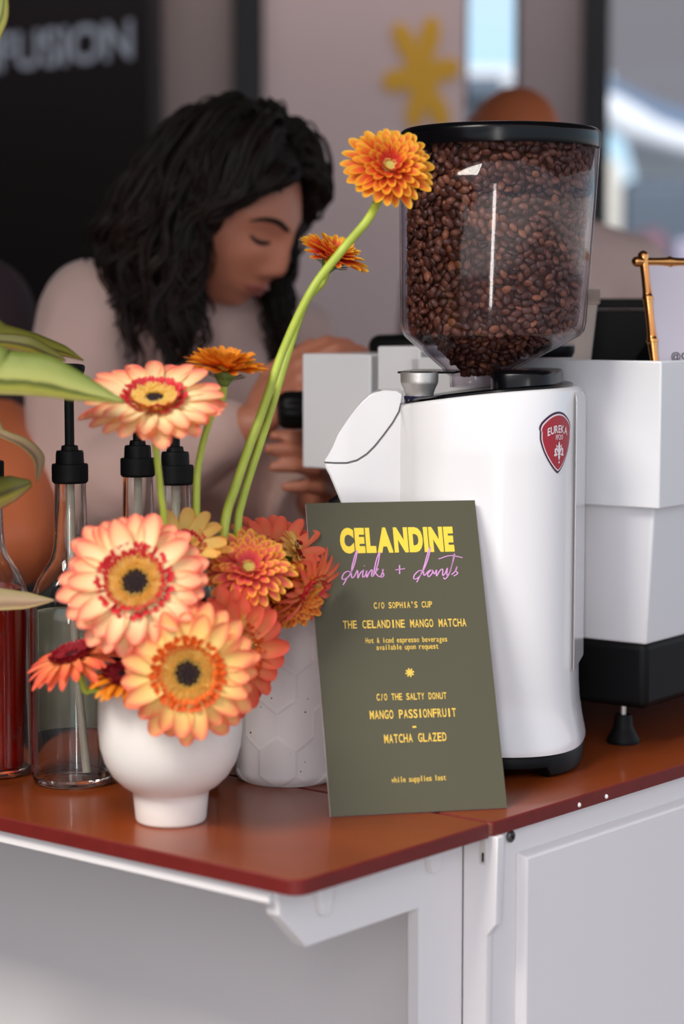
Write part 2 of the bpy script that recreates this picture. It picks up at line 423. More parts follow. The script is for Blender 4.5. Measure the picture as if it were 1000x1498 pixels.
def crate(name, px0, py0, px1, y, depth, m, label, cat):
    a = at(px0, 460, y).x; b = at(px1, 460, y).x; zt = at(500, py0, y).z
    r = thing(name, ((a+b)/2, y, 0), label, cat)
    mb = MB(); mb.box(((a+b)/2, y+depth/2, zt/2), (b-a, depth, zt)); build('body', mb, m, r, bevel=.05, seg=3)
    mb = MB(); mb.box(((a+b)/2, y+depth/2, zt+.015), (b-a-.08, depth-.08, .03)); build('top_panel', mb, m, r, bevel=.01)
crate('parked_van', 912, 268, 1080, 13.4, 2.0, SLATE, 'slate grey vehicle behind the wide window below the tent', 'vehicle')
crate('roadside_box', 935, 342, 978, 12.0, .6, MAROON, 'maroon box low behind the wide window', 'box')
crate('side_cabinet', 880, 236, 908, 12.6, .6, CREAM, 'cream upright box behind the wide window beside the black post', 'box')
r = thing('banner_post', at(1005, 460, 9.0)*1, 'pale lilac post standing outside the wide window', 'post'); r.location.z = 0; ROOTLOC[r] = V(r.location)
mb = MB(); p = at(1002, 460, 9.0); mb.box((p.x, p.y, .85), (.08, .08, 1.7)); mb2 = mb
build('post_shaft', mb, mat('lilac paint', (190, 180, 200), .6), r, bevel=.01)
mb = MB(); mb.box((p.x, p.y, .02), (.3, .3, .04)); build('base', mb, SLATE, r, bevel=.01)

# ------------------------------------------------------------------ the cart
C0 = V((-.0338, 1.5272, 0)); U = V((math.cos(math.radians(48.6)), math.sin(math.radians(48.6)), 0)); W_ = V((math.cos(math.radians(142)), math.sin(math.radians(142)), 0))
UZ = V((0, 0, 1))
def cp(u, v, z): return C0+U*u+W_*v+UZ*z
def cart_box(mb, u0, u1, v0, v1, z0, z1, mi=0):
    vs = [cp(u, v, z) for z in (z0, z1) for u, v in ((u0, v0), (u1, v0), (u1, v1), (u0, v1))]
    return mb.add(vs, [(3, 2, 1, 0), (4, 5, 6, 7), (0, 1, 5, 4), (1, 2, 6, 5), (2, 3, 7, 6), (3, 0, 4, 7)], mi=mi)
TH = .0125; SEAM = .2435
cart = thing('drinks_cart', cp(.6, .3, 0), 'white painted drinks cart with a red-brown worktop and panelled sides', 'cart')
def top_slab(u0, u1, v0, v1, round_corner):
    pts = []
    for (u, v, r) in ((u0, v0, .012 if round_corner else .003), (u1, v0, .003), (u1, v1, .003), (u0, v1, .003)):
        su = 1 if u == u0 else -1; sv = 1 if v == v0 else -1; arc = []
        for i in range(5):
            a = i/4*PI/2; arc.append((u+su*r*(1-math.cos(a)), v+sv*r*(1-math.sin(a))))
        if (su*sv) > 0: pass
        else: arc.reverse()
        pts += arc
    mb = MB(); n = len(pts)
    rings = [(0, ZT-TH), (0, ZT-.0012), (.0012, ZT)]; vs = []; fs = []; mi = []
    cu, cv = (u0+u1)/2, (v0+v1)/2
    for ins, z in rings:
        for u, v in pts: vs.append(cp(u+ins*(1 if u < cu else -1), v+ins*(1 if v < cv else -1), z))
    m0 = len(mb.f)
    for j in range(2):
        for i in range(n): fs.append((j*n+i, j*n+(i+1) % n, (j+1)*n+(i+1) % n, (j+1)*n+i)); mi.append(1)
    fs.append(tuple(range(n-1, -1, -1))); mi.append(1)
    fs.append(tuple(2*n+i for i in range(n))); mi.append(0)
    mb.add(vs, fs); mb.mi = mi
    return mb
build('worktop', top_slab(SEAM+.002, 1.3, 0, .68, False), COUNTER, cart, mats=[COUNTER, COUNTER_EDGE], angle=30)
flap = build('folding_shelf', top_slab(0, SEAM-.002, 0, .68, True), COUNTER, cart, mats=[COUNTER, COUNTER_EDGE], angle=30)
mb = MB(); mb.box(cp(SEAM, .004, ZT-TH/2), (.006, .006, TH*.8), Matrix.Rotation(math.radians(48.6), 3, 'Z')); part_label(build('joint_pin', mb, mat('bare red wood', (150, 78, 60), .6), cart, bevel=.001), 'bare wood joint between shelf and worktop')
for u, v in ((.372, -.0006), (.415, -.0006)):          # chips in the worktop's front edge
    mb = MB(); mb.ball(cp(u, v, ZT-.008), (.0018, .0012, .0022), None, 8, 6); part_label(build('chip', mb, CARD_EDGE, cart), 'pale chip in the worktop edge')
# body: left end panel, front panelled side
zb = ZT-TH
mb = MB(); cart_box(mb, SEAM+.012, SEAM+.03, .02, .68, .05, zb); build('end_panel', mb, WHITE_PAINT, cart, bevel=.001)
mb = MB(); cart_box(mb, SEAM+.012, 1.3, .010, .028, .05, zb); build('front_frame', mb, WHITE_PAINT, cart, bevel=.001)
mb = MB()                                              # raised panel with sloped edges on the front side
pu0, pu1, pz0, pz1, bw, d = .292, 1.22, .12, .913, .009, .009
vs = [cp(u, v, z) for v, q in ((.0102, 0), (.0102-d, bw*.55)) for u, z in ((pu0+q, pz0+q), (pu1-q, pz0+q), (pu1-q, pz1-q), (pu0+q, pz1-q))]
mb.add(vs, [(4, 5, 6, 7), (0, 1, 5, 4), (1, 2, 6, 5), (2, 3, 7, 6), (3, 0, 4, 7), (3, 2, 1, 0)]); build('front_panel', mb, WHITE_PAINT, cart, bevel=.0015)
mb = MB(); cart_box(mb, .262, 1.3, .66, .68, .05, zb); build('back_frame', mb, WHITE_PAINT, cart)
mb = MB(); cart_box(mb, SEAM+.03, 1.28, .03, .66, .08, .1); build('bottom_board', mb, WHITE_PAINT, cart)
# notched corner post (plate facing the shelf) with its latch slot
def uv(px, py, u):   # plate coordinates at the cart plane u
    r = _rx(px, py); # solve C0+U*u+W*v on the ray
    ax, ay = C0.x+U.x*u, C0.y+U.y*u
    v = (ax*r[1]-ay*r[0])/(r[0]*W_.y-r[1]*W_.x); t = (ay+W_.y*v)/r[1]
    return v, CZ+r[2]*t
PU = SEAM+.002
pl = [uv(x, y, PU) for x, y in ((727.5, 1200), (724, 1354), (711, 1370), (705, 1600))]
ve = uv(677, 1300, PU)[0]; pl = [(pl[0][0], zb)]+pl[1:]; pl[-1] = (pl[-1][0], .06); pl += [(ve, .06), (ve, zb)]
mb = MB(); mb.prism(pl, lambda v, z: cp(PU, v, z), lambda v, z: cp(PU+.010, v, z)); build('corner_post', mb, WHITE_PAINT, cart, bevel=.001)
s0 = uv(706, 1247, PU)
mb = MB(); sl = []
for i in range(24):
    a = 2*PI*i/24; sl.append((s0[0]+.0036*math.cos(a), s0[1]+(.024 if False else .0105)*max(-1, min(1, 1.6*math.sin(a)))))
mb.prism(sl, lambda v, z: cp(PU+.002, v, z), lambda v, z: cp(PU-.0008, v, z)); lp = build('latch_plate', mb, mat('latch cream', (214, 206, 202), .5), cart, bevel=.0004)
mb = MB(); mb.box(cp(PU-.0009, s0[0]-.0008, s0[1]-.004), (.0018, .0016, .008), Matrix.Rotation(math.radians(52), 3, 'Z')); part_label(build('latch_slot', mb, BLACK, cart), 'black latch slot')
# round steel lock
lk = uv(757, 1211, .285)
p = cp(.285, .0095, 0); p = at(757, 1211, 1.748); R = (V((.75, -.66, 0))).to_track_quat('Z', 'Y').to_matrix()
p = cp(.283, .0098, zb-.0085)
mb = MB(); mb.lathe([(.0052, 0), (.0052, .002), (.004, .003)], p, 24, R); lock = part_label(build('lock', mb, DARK_STEEL, cart), 'round steel lock')
mb = MB(); mb.box(p+R @ V((0, 0, .0031)), (.0012, .003, .0008), R); build('keyhole', mb, BLACK, lock)
# swing-out bracket: one L of board, parallel to the panelled front, carrying the shelf
BV = ve+.0002
def uz(px, py, v):
    r = _rx(px, py); ax, ay = C0.x+W_.x*v, C0.y+W_.y*v
    u = (ax*r[1]-ay*r[0])/(r[0]*U.y-r[1]*U.x); t = (ay+U.y*u)/r[1]
    return u, CZ+r[2]*t
b = [uz(405, 1318, BV), uz(408, 1340, BV), uz(447, 1386, BV), uz(600, 1333, BV), uz(613, 1330, BV), uz(613, 1500, BV)]
u_end = PU
poly = [(b[0][0], zb-.001), b[1], b[2], (b[4][0], b[3][1]-.0), (b[5][0]+.002, .3), (u_end, .3), (u_end, zb-.001)]
mb = MB(); mb.prism(poly, lambda u, z: cp(u, BV, z), lambda u, z: cp(u, BV+.013, z)); brk = build('shelf_bracket', mb, WHITE_PAINT, cart, bevel=.0012)
for px, py in ((474, 1318), (634, 1257)):
    u, z = uz(px, py, BV-.004); h = zb-z+.012
    mb = MB(); mb.prism([(u-.008, zb), (u-.0085, zb-h*.45), (u-.006, zb-h*.6), (u-.006, zb-h+.006), (u-.002, zb-h), (u+.005, zb-h+.002), (u+.008, zb-h*.7), (u+.008, zb)],
                        lambda a, c: cp(a, BV-.007, c), lambda a, c: cp(a, BV, c)); build('tab', mb, WHITE_PAINT, brk, bevel=.001)
mb = MB(); cart_box(mb, .006, .018, .034, .67, zb-.0125, zb); build('shelf_batten', mb, WHITE_PAINT, cart, bevel=.001)

# ------------------------------------------------------------------ grinder
G = V((.1415, 1.966, ZT)); ga = math.radians(12)
E1 = V((-math.cos(ga), math.sin(ga), 0)); E2 = V((-math.sin(ga), -math.cos(ga), 0))
def gp(p, q, z): return G+E1*p+E2*q+V((0, 0, z-ZT))
grinder = thing('coffee_grinder', G, 'tall white coffee grinder with a clear hopper behind the green menu card', 'coffee grinder')
def sup(a, b, n, t):
    c, s = math.cos(t), math.sin(t)
    return a*math.copysign(abs(c)**(2/n), c), b*math.copysign(abs(s)**(2/n), s)
NN = 2.7; GA, GB = .0862, .093
def ztop(p): return 1.3125-.0185*((p+GA)/(2*GA))**1.7
mb = MB(); ns = 96; rings = [(.0935, .1000, .9725), (.0937, .1002, .975), (.0925, .0990, .981), (.0898, .0965, .995), (.0874, .0942, 1.012), (.0864, .0932, 1.03), (GA, GB, 1.06), (GA, GB, 1.15), (GA, GB, 1.25)]
vs = []
for a, b, z in rings: vs += [gp(*sup(a, b, NN, 2*PI*i/ns), z) for i in range(ns)]
for ins, dz in ((0, -.004), (.0012, -.0012), (.004, 0)):
    for i in range(ns):
        p, q = sup(GA-ins, GB-ins, NN, 2*PI*i/ns); vs.append(gp(p, q, ztop(p)+dz))
k = len(rings)+3; fs = []
for j in range(k-1):
    for i in range(ns): fs.append((j*ns+i, j*ns+(i+1) % ns, (j+1)*ns+(i+1) % ns, (j+1)*ns+i))
fs += [tuple(range(ns-1, -1, -1)), tuple((k-1)*ns+i for i in range(ns))]
mb.add(vs, fs); build('body', mb, GLOSS_WHITE, grinder, angle=60)
# base with two recessed arches
mb = MB(); vs = []
for ins, z in ((.006, ZT+.0), (.001, ZT+.003), (.0, .968), (.0025, .973)):
    for i in range(ns):
        t = 2*PI*i/ns; p, q = sup(.092-ins, .0985-ins, NN, t)
        zz = z
        if z < .96:
            aa = (math.degrees(t)-0) % 360
            if 60 < aa < 82 or 97 < aa < 132 or 240 < aa < 300: zz = z+.008
        vs.append(gp(p, q, zz))
fs = [(j*ns+i, j*ns+(i+1) % ns, (j+1)*ns+(i+1) % ns, (j+1)*ns+i) for j in range(3) for i in range(ns)]+[tuple(range(ns-1, -1, -1)), tuple(3*ns+i for i in range(ns))]
mb.add(vs, fs); build('base', mb, BLACK, grinder, angle=50)
# raised back panel strip on the rear edge
mb = MB(); mb.prism([(.0, 1.045), (.0, 1.30), (.012, 1.308), (.03, 1.308), (.03, 1.045)], lambda a, z: gp(-GA-.0014+a*.2, .046-a, z), lambda a, z: gp(-GA-.0014+a*.2, -.05+a, z)); build('rear_panel', mb, GLOSS_WHITE, grinder, bevel=.002)
# black top cover and its raised hump
mb = MB(); vs = []; 
for ins, dz in ((.008, -.006), (.008, .002), (.011, .0035)):
    for i in range(ns):
        p, q = sup(GA-ins, GB-ins, NN, 2*PI*i/ns); vs.append(gp(p, q, ztop(p)+dz))
fs = [(j*ns+i, j*ns+(i+1) % ns, (j+1)*ns+(i+1) % ns, (j+1)*ns+i) for j in range(2) for i in range(ns)]+[tuple(range(ns-1, -1, -1)), tuple(2*ns+i for i in range(ns))]
mb.add(vs, fs); cover = build('top_cover', mb, BLACK_GLOSS, grinder, angle=50)
mb = MB(); cxp = -.036; vs = []
for s, z in ((1.0, 1.306), (1.0, 1.324), (.97, 1.327), (.92, 1.328)):
    for i in range(ns):
        p, q = sup(.032*s, .062*s, 3.2, 2*PI*i/ns); vs.append(gp(p+cxp, q, z))
fs = [(j*ns+i, j*ns+(i+1) % ns, (j+1)*ns+(i+1) % ns, (j+1)*ns+i) for j in range(3) for i in range(ns)]+[tuple(range(ns-1, -1, -1)), tuple(3*ns+i for i in range(ns))]
mb.add(vs, fs); build('hump', mb, BLACK_GLOSS, cover, angle=50)
mb = MB(); mb.box(gp(.058, -.02, 1.325), (.055, .09, .002), Matrix.Rotation(-ga, 3, 'Z')); build('hopper_slide', mb, BLACK_GLOSS, grinder, bevel=.0008)
# adjustment knob
kp = at(613, 585, 1.945)
mb = MB(); mb.lathe([(.0145, -.008), (.0145, .004)], kp, 32); ring = build('scale_ring', mb, BLUE_BLACK, grinder)
mb = MB()
for i, s in enumerate('8430269'):
    a = -PI/2+(i-3)*.42
    def fm(x, z, a=a): t = a+x/.0147; return kp+V((.01475*math.cos(t), .01475*math.sin(t), -.0012+z))
    text_mesh(mb, s, .004, .0035, fm, mono=False)
build('scale_numbers', mb, INK_WHITE, ring)
mb = MB(); mb.lathe([(.0132, .003), (.0135, .006), (.0152, .011), (.0172, .015), (.0178, .0165), (.0180, .018), (.0180, .0245), (.0176, .0258), (.0150, .0262), (.0145, .0256)], kp, 72)
nn = 72
for i, vv in enumerate(mb.v):
    j = i//nn
    if j in (5, 6) and (i % 2): d_ = (vv-kp); d_.z = 0; mb.v[i] = vv-d_.normalized()*.0005
build('adjustment_knob', mb, STEEL, grinder, angle=50)
# chute at the front: cover above, housing below, fine seam between
CY0, CY1 = 1.925, 1.995
def ch(px, py): p = at(px, py, CY0); return (p.x, p.z)
seam = [(474, 676), (490, 677), (507, 677), (522, 673), (536, 664), (548, 652), (560, 637), (574, 618), (583, 602), (586, 590)]
upper = [(586, 590), (588, 577), (580, 572), (562, 571), (548, 574), (540, 578), (530, 587), (519, 599), (506, 617), (494, 635), (487, 652), (480, 665), (474, 674)]+seam[:-1]
lower = seam+[(592, 600), (590, 780), (512, 768), (497, 733), (481, 695), (475, 684)]
for nm, pl, e in (('chute_cover', upper, 0.0006), ('chute_housing', lower, 0)):
    mb = MB(); q = [ch(*p) for p in pl]
    mb.prism(q, lambda a, z: V((a, CY0-e, z)), lambda a, z: V((a+.004, CY1+e, z))); build(nm, mb, GLOSS_WHITE, grinder, bevel=.0022, seg=3, angle=35)
mb = MB(); mb.tube([V((ch(*p)[0], CY0-.0004, ch(*p)[1])) for p in seam], .00055, 6); build('seam', mb, DARK_SEAM, grinder)
mb = MB(); p = at(493, 730, 1.96); mb.tube([p+V((.03, 0, .01)), p+V((.0, 0, -.008)), p+V((-.004, 0, -.03))], [.012, .011, .008], 14, round_ends=True); build('spout', mb, BLACK, grinder)
mb = MB(); mb.tube([gp(.07, .02, 1.08), gp(.15, .02, 1.075)], .006, 10, round_ends=True); mb.tube([gp(.07, -.02, 1.08), gp(.15, -.02, 1.075)], .006, 10, round_ends=True); build('filter_fork', mb, BLACK, grinder)

# badge wrapped on the body
tab = []; S = 0; prev = None
for i in range(4001):
    t = -PI*.25+1.5*PI*i/4000; p, q = sup(GA, GB, NN, t); w_ = gp(p, q, 0)
    if prev is not None: S += (w_-prev).length
    tab.append((S, w_.x, w_.y)); prev = w_
def surf(s, z, off=0):
    lo, hi = 0, len(tab)-1; s = max(tab[1][0], min(tab[-2][0], s))
    while hi-lo > 1:
        m_ = (lo+hi)//2
        if tab[m_][0] < s: lo = m_
        else: hi = m_
    f = (s-tab[lo][0])/max(1e-9, tab[hi][0]-tab[lo][0]); x = lerp(tab[lo][1], tab[hi][1], f); y = lerp(tab[lo][2], tab[hi][2], f)
    tx, ty = tab[hi][1]-tab[lo][1], tab[hi][2]-tab[lo][2]; L = math.hypot(tx, ty); nx, ny = ty/L, -tx/L
    if (nx*(x-G.x)+ny*(y-G.y)) < 0: nx, ny = -nx, -ny
    return V((x+nx*off, y+ny*off, z))
def pxof(P): 
    z = P.z-CZ; d = P.y*math.cos(PITCH)-z*math.sin(PITCH); return 500+FPX*P.x/d
ZB0 = at(814, 646, 1.90).z
cands = [T for T in tab if T[2] < G.y-.02]
S0 = min(cands, key=lambda T: abs(pxof(V((T[1], T[2], ZB0)))-815))[0]
SGN = 1 if pxof(surf(S0+.01, ZB0)) > pxof(surf(S0, ZB0)) else -1
def bm_(a, b, off): return surf(S0+SGN*a, ZB0+b, off)
def half(z, hw, h):       # half width of the shield at height z (from -h to h)
    t = (z+h)/(2*h)
    return hw*min(1, (1.04*math.sin(min(1, t/.72)*PI/2)**.74)) if t < .72 else hw*1.04*(1-.10*((t-.72)/.28)**1.5)
def shield(hw, h, off):
    mb = MB(); rows = 26; cols = 14; vs = []; fs = []
    for j in range(rows+1):
        z = -h+2*h*j/rows; w1 = half(z, hw, h)
        for i in range(cols+1):
            f = 2*i/cols-1; zz = z
            if z > h*.5: zz = z-(abs(f)**2.0)*h*.34*((z/h-.5)/.5)
            vs.append(bm_(f*max(w1, .0004), zz, off))
    for j in range(rows):
        for i in range(cols): a = j*(cols+1)+i; fs.append((a, a+1, a+cols+2, a+cols+1))
    return mb.add(vs, fs)
HW = .0212; HH = .0285
badge = part_label(build('badge', shield(HW, HH, .0005), INK_PURPLE, grinder, angle=180), 'red shield badge with white lettering')
build('badge_line', shield(HW-.0016, HH-.0021, .0008), INK_WHITE, badge, angle=180)
build('badge_field', shield(HW-.0026, HH-.0035, .0011), INK_RED, badge, angle=180)
mb = MB(); text_mesh(mb, 'EUREKA', .027, .0068, lambda a, b: bm_(a, .0125+b-(a/.0135)**2*.0028, .0015), mono=False, offset=.02)
text_mesh(mb, '1920', .0098, .0046, lambda a, b: bm_(a+.0012, .0050+b, .0015), mono=False, offset=.0)
build('badge_letters', mb, INK_WHITE, badge, smooth=False)
mb = MB()
def flat(poly): mb.add([bm_(a+.0008, b, .0015) for a, b in poly], [tuple(range(len(poly)))])
def strip(pts, ws):
    for i in range(len(pts)-1):
        (x0, y0), (x1, y1) = pts[i], pts[i+1]; d = V((x1-x0, y1-y0)); d.normalize(); n = V((-d.y, d.x)); a, b = ws[i], ws[i+1]
        flat([(x0+n.x*a, y0+n.y*a), (x1+n.x*b, y1+n.y*b), (x1-n.x*b, y1-n.y*b), (x0-n.x*a, y0-n.y*a)])
mm = .001
strip([(0, 1.2*mm), (0, -1*mm), (0, -4*mm), (0, -7*mm), (0, -11*mm), (0, -13.5*mm), (0, -16.5*mm)], [.1*mm, 1.0*mm, 1.6*mm, 1.2*mm, .6*mm, 1.4*mm, .15*mm])
for s in (-1, 1):
    strip([(s*.6*mm, -10.5*mm), (s*1.6*mm, -8*mm), (s*2.8*mm, -5.6*mm), (s*4.4*mm, -5.6*mm), (s*5.2*mm, -7.5*mm), (s*4.6*mm, -9.5*mm), (s*3.4*mm, -11.2*mm), (s*4.2*mm, -12.4*mm)], [.5*mm, .8*mm, 1.0*mm, 1.1*mm, 1.1*mm, .9*mm, .8*mm, .5*mm])
    strip([(s*2.2*mm, -4.2*mm), (s*4.0*mm, -2.0*mm)], [.9*mm, .2*mm])
    flat([(s*5.6*mm+1.0*mm*math.cos(i*PI/5), -11.4*mm+1.2*mm*math.sin(i*PI/5)) for i in range(10)])
strip([(-2.6*mm, -11*mm), (2.6*mm, -11*mm)], [.5*mm, .5*mm])
flat([(.9*mm*math.cos(i*PI/5), -18.3*mm+1.1*mm*math.sin(i*PI/5)) for i in range(10)])
build('badge_lily', mb, INK_WHITE, badge, smooth=False)

# hopper: clear tapering drum, clear offset cone, black lid
HD = 1.975
def hc(px, py): return at(px, py, HD)
hrings = [(hc(731, 200), .0930), (hc(727, 300), .0912), (hc(723, 400), .0885), (hc(720.5, 470), .0868), (hc(720, 482), .0855), (hc(719, 489), .0825), (hc(713, 505), .0670), (hc(706, 522), .0490), (hc(700, 537), .0335), (hc(697, 543), .0290), (hc(696, 549), .0235), (hc(696, 566), .0230)]
def loft(rings, n=96):
    vs = []; fs = []
    for c, r in rings: vs += [c+V((r*math.cos(2*PI*i/n), r*math.sin(2*PI*i/n), 0)) for i in range(n)]
    for j in range(len(rings)-1):
        for i in range(n): fs.append((j*n+i, j*n+(i+1) % n, (j+1)*n+(i+1) % n, (j+1)*n+i))
    return vs, fs
mb = MB(); mb.add(*loft(hrings)); hop = part_label(build('hopper', mb, CLEAR, grinder, angle=30), 'clear tapering plastic hopper')
hop.modifiers.new('wall', 'SOLIDIFY').thickness = -.0022
mb = MB(); lt = hc(731.5, 197)
mb.lathe([(.0905, -.0135), (.0948, -.0135), (.0952, -.011), (.0952, -.001), (.0945, .002), (.092, .0042), (.088, .005), (.02, .0055)], lt, 96); build('lid', mb, BLACK_GLOSS, grinder)
# beans (one heap nobody could count)
def bean(mb, c, R, L, Wd, H):
    nu, nv = 10, 6; vs = []; fs = []
    for j in range(nv+1):
        ph = PI*j/nv-PI/2; ph = max(-1.50, min(1.50, ph))
        for i in range(nu):
            a = 2*PI*i/nu+PI/nu*0; x = L*math.sin(ph); y = Wd*math.cos(ph)*math.cos(a); z = H*math.cos(ph)*math.sin(a)
            if z > 0: z *= .72; z -= .50*H*math.exp(-(y/(Wd*.16))**2)*(math.cos(ph))
            vs.append(R @ V((x, y, z))+c)
    for j in range(nv):
        for i in range(nu): fs.append((j*nu+i, j*nu+(i+1) % nu, (j+1)*nu+(i+1) % nu, (j+1)*nu+i))
    fs += [tuple(range(nu-1, -1, -1)), tuple(nv*nu+i for i in range(nu))]
    mb.add(vs, fs)
def hop_at(z):
    for (c0_, r0), (c1_, r1) in zip(hrings, hrings[1:]):
        if c0_.z >= z >= c1_.z: f = (c0_.z-z)/(c0_.z-c1_.z); return c0_.lerp(c1_, f), lerp(r0, r1, f)
    return hrings[-1]
beans = MB(); rnd = random.Random(3); zt_ = hc(730, 217).z; zl = hc(697, 545).z
placed = {}; count = 0
def far_enough(P, dmin, key=.008):
    kx = tuple(int(math.floor(v/key)) for v in P)
    for a in (-1, 0, 1):
        for b in (-1, 0, 1):
            for c in (-1, 0, 1):
                for Q in placed.get((kx[0]+a, kx[1]+b, kx[2]+c), ()):
                    if (Q-P).length < dmin: return False
    placed.setdefault(kx, []).append(P); return True
for layer, (inset, dmin, tries) in enumerate(((.0070, .0062, 20000), (.0105, .0062, 14000))):
    for _ in range(tries):
        z = rnd.uniform(zl, zt_); a = rnd.uniform(0, 2*PI); c, r = hop_at(z)
        slope = 1.0 if z > hc(719, 489).z else 1.35
        if z < hc(719, 489).z: r *= .84
        if r-inset*slope < .004: continue
        rr = r-inset*slope-rnd.uniform(0, .0016); P = c+V((rr*math.cos(a), rr*math.sin(a), 0)); P.z = z
        if not far_enough(P, dmin): continue
        out = V((math.cos(a), math.sin(a), 0)); q = out.to_track_quat('Z', 'Y').to_matrix()
        if rnd.random() < .3: q = q @ Matrix.Rotation(PI*rnd.uniform(.6, 1), 3, 'X')
        q = q @ Matrix.Rotation(rnd.uniform(-.7, .7), 3, 'X') @ Matrix.Rotation(rnd.uniform(-.7, .7), 3, 'Y') @ Matrix.Rotation(rnd.uniform(0, PI), 3, 'Z')
        s = rnd.uniform(.88, 1.12); bean(beans, P, q, .0052*s, .0039*s, .0031*s); count += 1
for _ in range(5000):                                   # the level top under the lid
    a = rnd.uniform(0, 2*PI); rr = .083*math.sqrt(rnd.random()); c, r = hop_at(zt_); P = c+V((rr*math.cos(a), rr*math.sin(a), rnd.uniform(-.003, .001)))
    if far_enough(P, .0066):
        q = Matrix.Rotation(rnd.uniform(-.6, .6), 3, 'X') @ Matrix.Rotation(rnd.uniform(-.6, .6), 3, 'Y') @ Matrix.Rotation(rnd.uniform(0, PI), 3, 'Z'); bean(beans, P, q, .0052, .0039, .0031)
core = [(c, max(.003, (r if i < 5 else r*.84)-.0135)) for i, (c, r) in enumerate(hrings[:10])]; core[0] = (hop_at(zt_)[0]-V((0, 0, .005)), .078)
vs, fs = loft(core, 48); fs.append(tuple(range(47, -1, -1))); fs.append(tuple(range((len(core)-1)*48, len(core)*48))); beans.add(vs, fs)
BEAN = bpy.data.materials.new('roasted coffee bean'); BEAN.use_nodes = True
n_ = BEAN.node_tree; b_ = n_.nodes['Principled BSDF']; gi = n_.nodes.new('ShaderNodeNewGeometry'); rp = n_.nodes.new('ShaderNodeValToRGB')
el = rp.color_ramp.elements; el[0].color = lin((72, 42, 32)); el[1].color = lin((156, 98, 66)); el[0].position = .1; k = el.new(.6); k.color = lin((102, 60, 44)); k = el.new(.9); k.color = lin((126, 78, 54))
n_.links.new(gi.outputs['Random Per Island'], rp.inputs[0]); n_.links.new(rp.outputs[0], b_.inputs['Base Color']); b_.inputs['Roughness'].default_value = .42
bo = build('coffee_beans', beans, BEAN, angle=180, loc=hop_at(zt_)[0]); tag(bo, 'roasted brown coffee beans filling the clear grinder hopper', 'coffee beans', kind='stuff')

# ------------------------------------------------------------------ espresso machine
K = at(967, 527, 1.965); K.z = 0
MA = V((-.80, .60, 0)).normalized(); MBk = V((.60, .80, 0)).normalized()
def mp(a, b, z): return K+MA*a+MBk*b+V((0, 0, z))
mach = thing('espresso_machine', mp(.2, .3, ZT), 'boxy white espresso machine on a black base behind the grinder', 'espresso machine')
def mbox(mb, a0, a1, b0, b1, z0, z1):
    vs = [mp(a, b, z) for z in (z0, z1) for a, b in ((a0, b0), (a1, b0), (a1, b1), (a0, b1))]
    return mb.add(vs, [(3, 2, 1, 0), (4, 5, 6, 7), (0, 1, 5, 4), (1, 2, 6, 5), (2, 3, 7, 6), (3, 0, 4, 7)])
zU = at(967, 528, 1.965).z; zLw = at(967, 745, 1.965).z
LB = .60
DK = .028
mb = MB(); rim = [(0, 0), (.30, 0), (.30, LB), (0, LB)]; ins_ = [(.004, .004), (.296, .004), (.296, LB-.004), (.004, LB-.004)]
mb.add([mp(a, b, zLw) for a, b in rim]+[mp(a, b, zU) for a, b in rim]+[mp(a, b, zU) for a, b in ins_]+[mp(a, b, zU-DK) for a, b in ins_],
       [(3, 2, 1, 0), (12, 13, 14, 15)]+[(j*4+i, j*4+(i+1) % 4, (j+1)*4+(i+1) % 4, (j+1)*4+i) for j in range(3) for i in range(4)])
zD = zU-DK
build('upper_housing', mb, MACHINE_WHITE, mach, bevel=.0019, seg=3)
zBs = at(935, 944, 1.99).z; zBb = at(935, 1043, 1.99).z
i0 = .012; i1 = .027
vs = [mp(a, b, z) for ins, z in ((i1, zBs-.002), (i0, zLw+.002)) for a, b in ((ins, ins), (.30, ins), (.30, LB-ins), (ins, LB-ins))]
mb = MB(); mb.add(vs, [(3, 2, 1, 0), (4, 5, 6, 7), (0, 1, 5, 4), (1, 2, 6, 5), (2, 3, 7, 6), (3, 0, 4, 7)]); build('lower_housing', mb, MACHINE_WHITE, mach, bevel=.003, seg=3)
mb = MB(); mbox(mb, .026, .46, .026, LB-.02, zBb, zBs); build('base_tray', mb, BLACK, mach, bevel=.008, seg=4)
zF = at(450, 681, 2.26).z; zG = zU+.002; aF = .437
mb = MB(); mbox(mb, .345, aF, .002, LB-.02, zF, zG); build('group_housing', mb, MACHINE_WHITE, mach, bevel=.002, seg=3)
mb = MB(); mbox(mb, .28, .335, .0, LB-.02, zF+.02, zU+.011); build('middle_housing', mb, MACHINE_WHITE, mach, bevel=.002)
mb = MB(); mbox(mb, .29, .40, .05, LB-.06, zF+.0, zU-.01); build('inner_body', mb, DARK_STEEL, mach)
def foot(a, b):
    p = mp(a, b, ZT); f = MB()
    f.lathe([(.0162, 0), (.0168, .002), (.0155, .006), (.0115, .013), (.0100, .016), (.0088, .026), (.0082, .029)], p, 32); fo = build('foot', f, BLACK_RIB, mach)
    s = MB(); s.tube([p+V((0, 0, .028)), p+V((0, 0, zBb-ZT+.004))], .0028, 12); part_label(build('foot_bolt', s, STEEL, fo), 'steel foot bolt')
fp = V((.2834, 2.038, 0))-K; foot(fp.dot(MA), fp.dot(MBk)); foot(.40, .07); foot(.07, LB-.1); foot(.40, LB-.1)
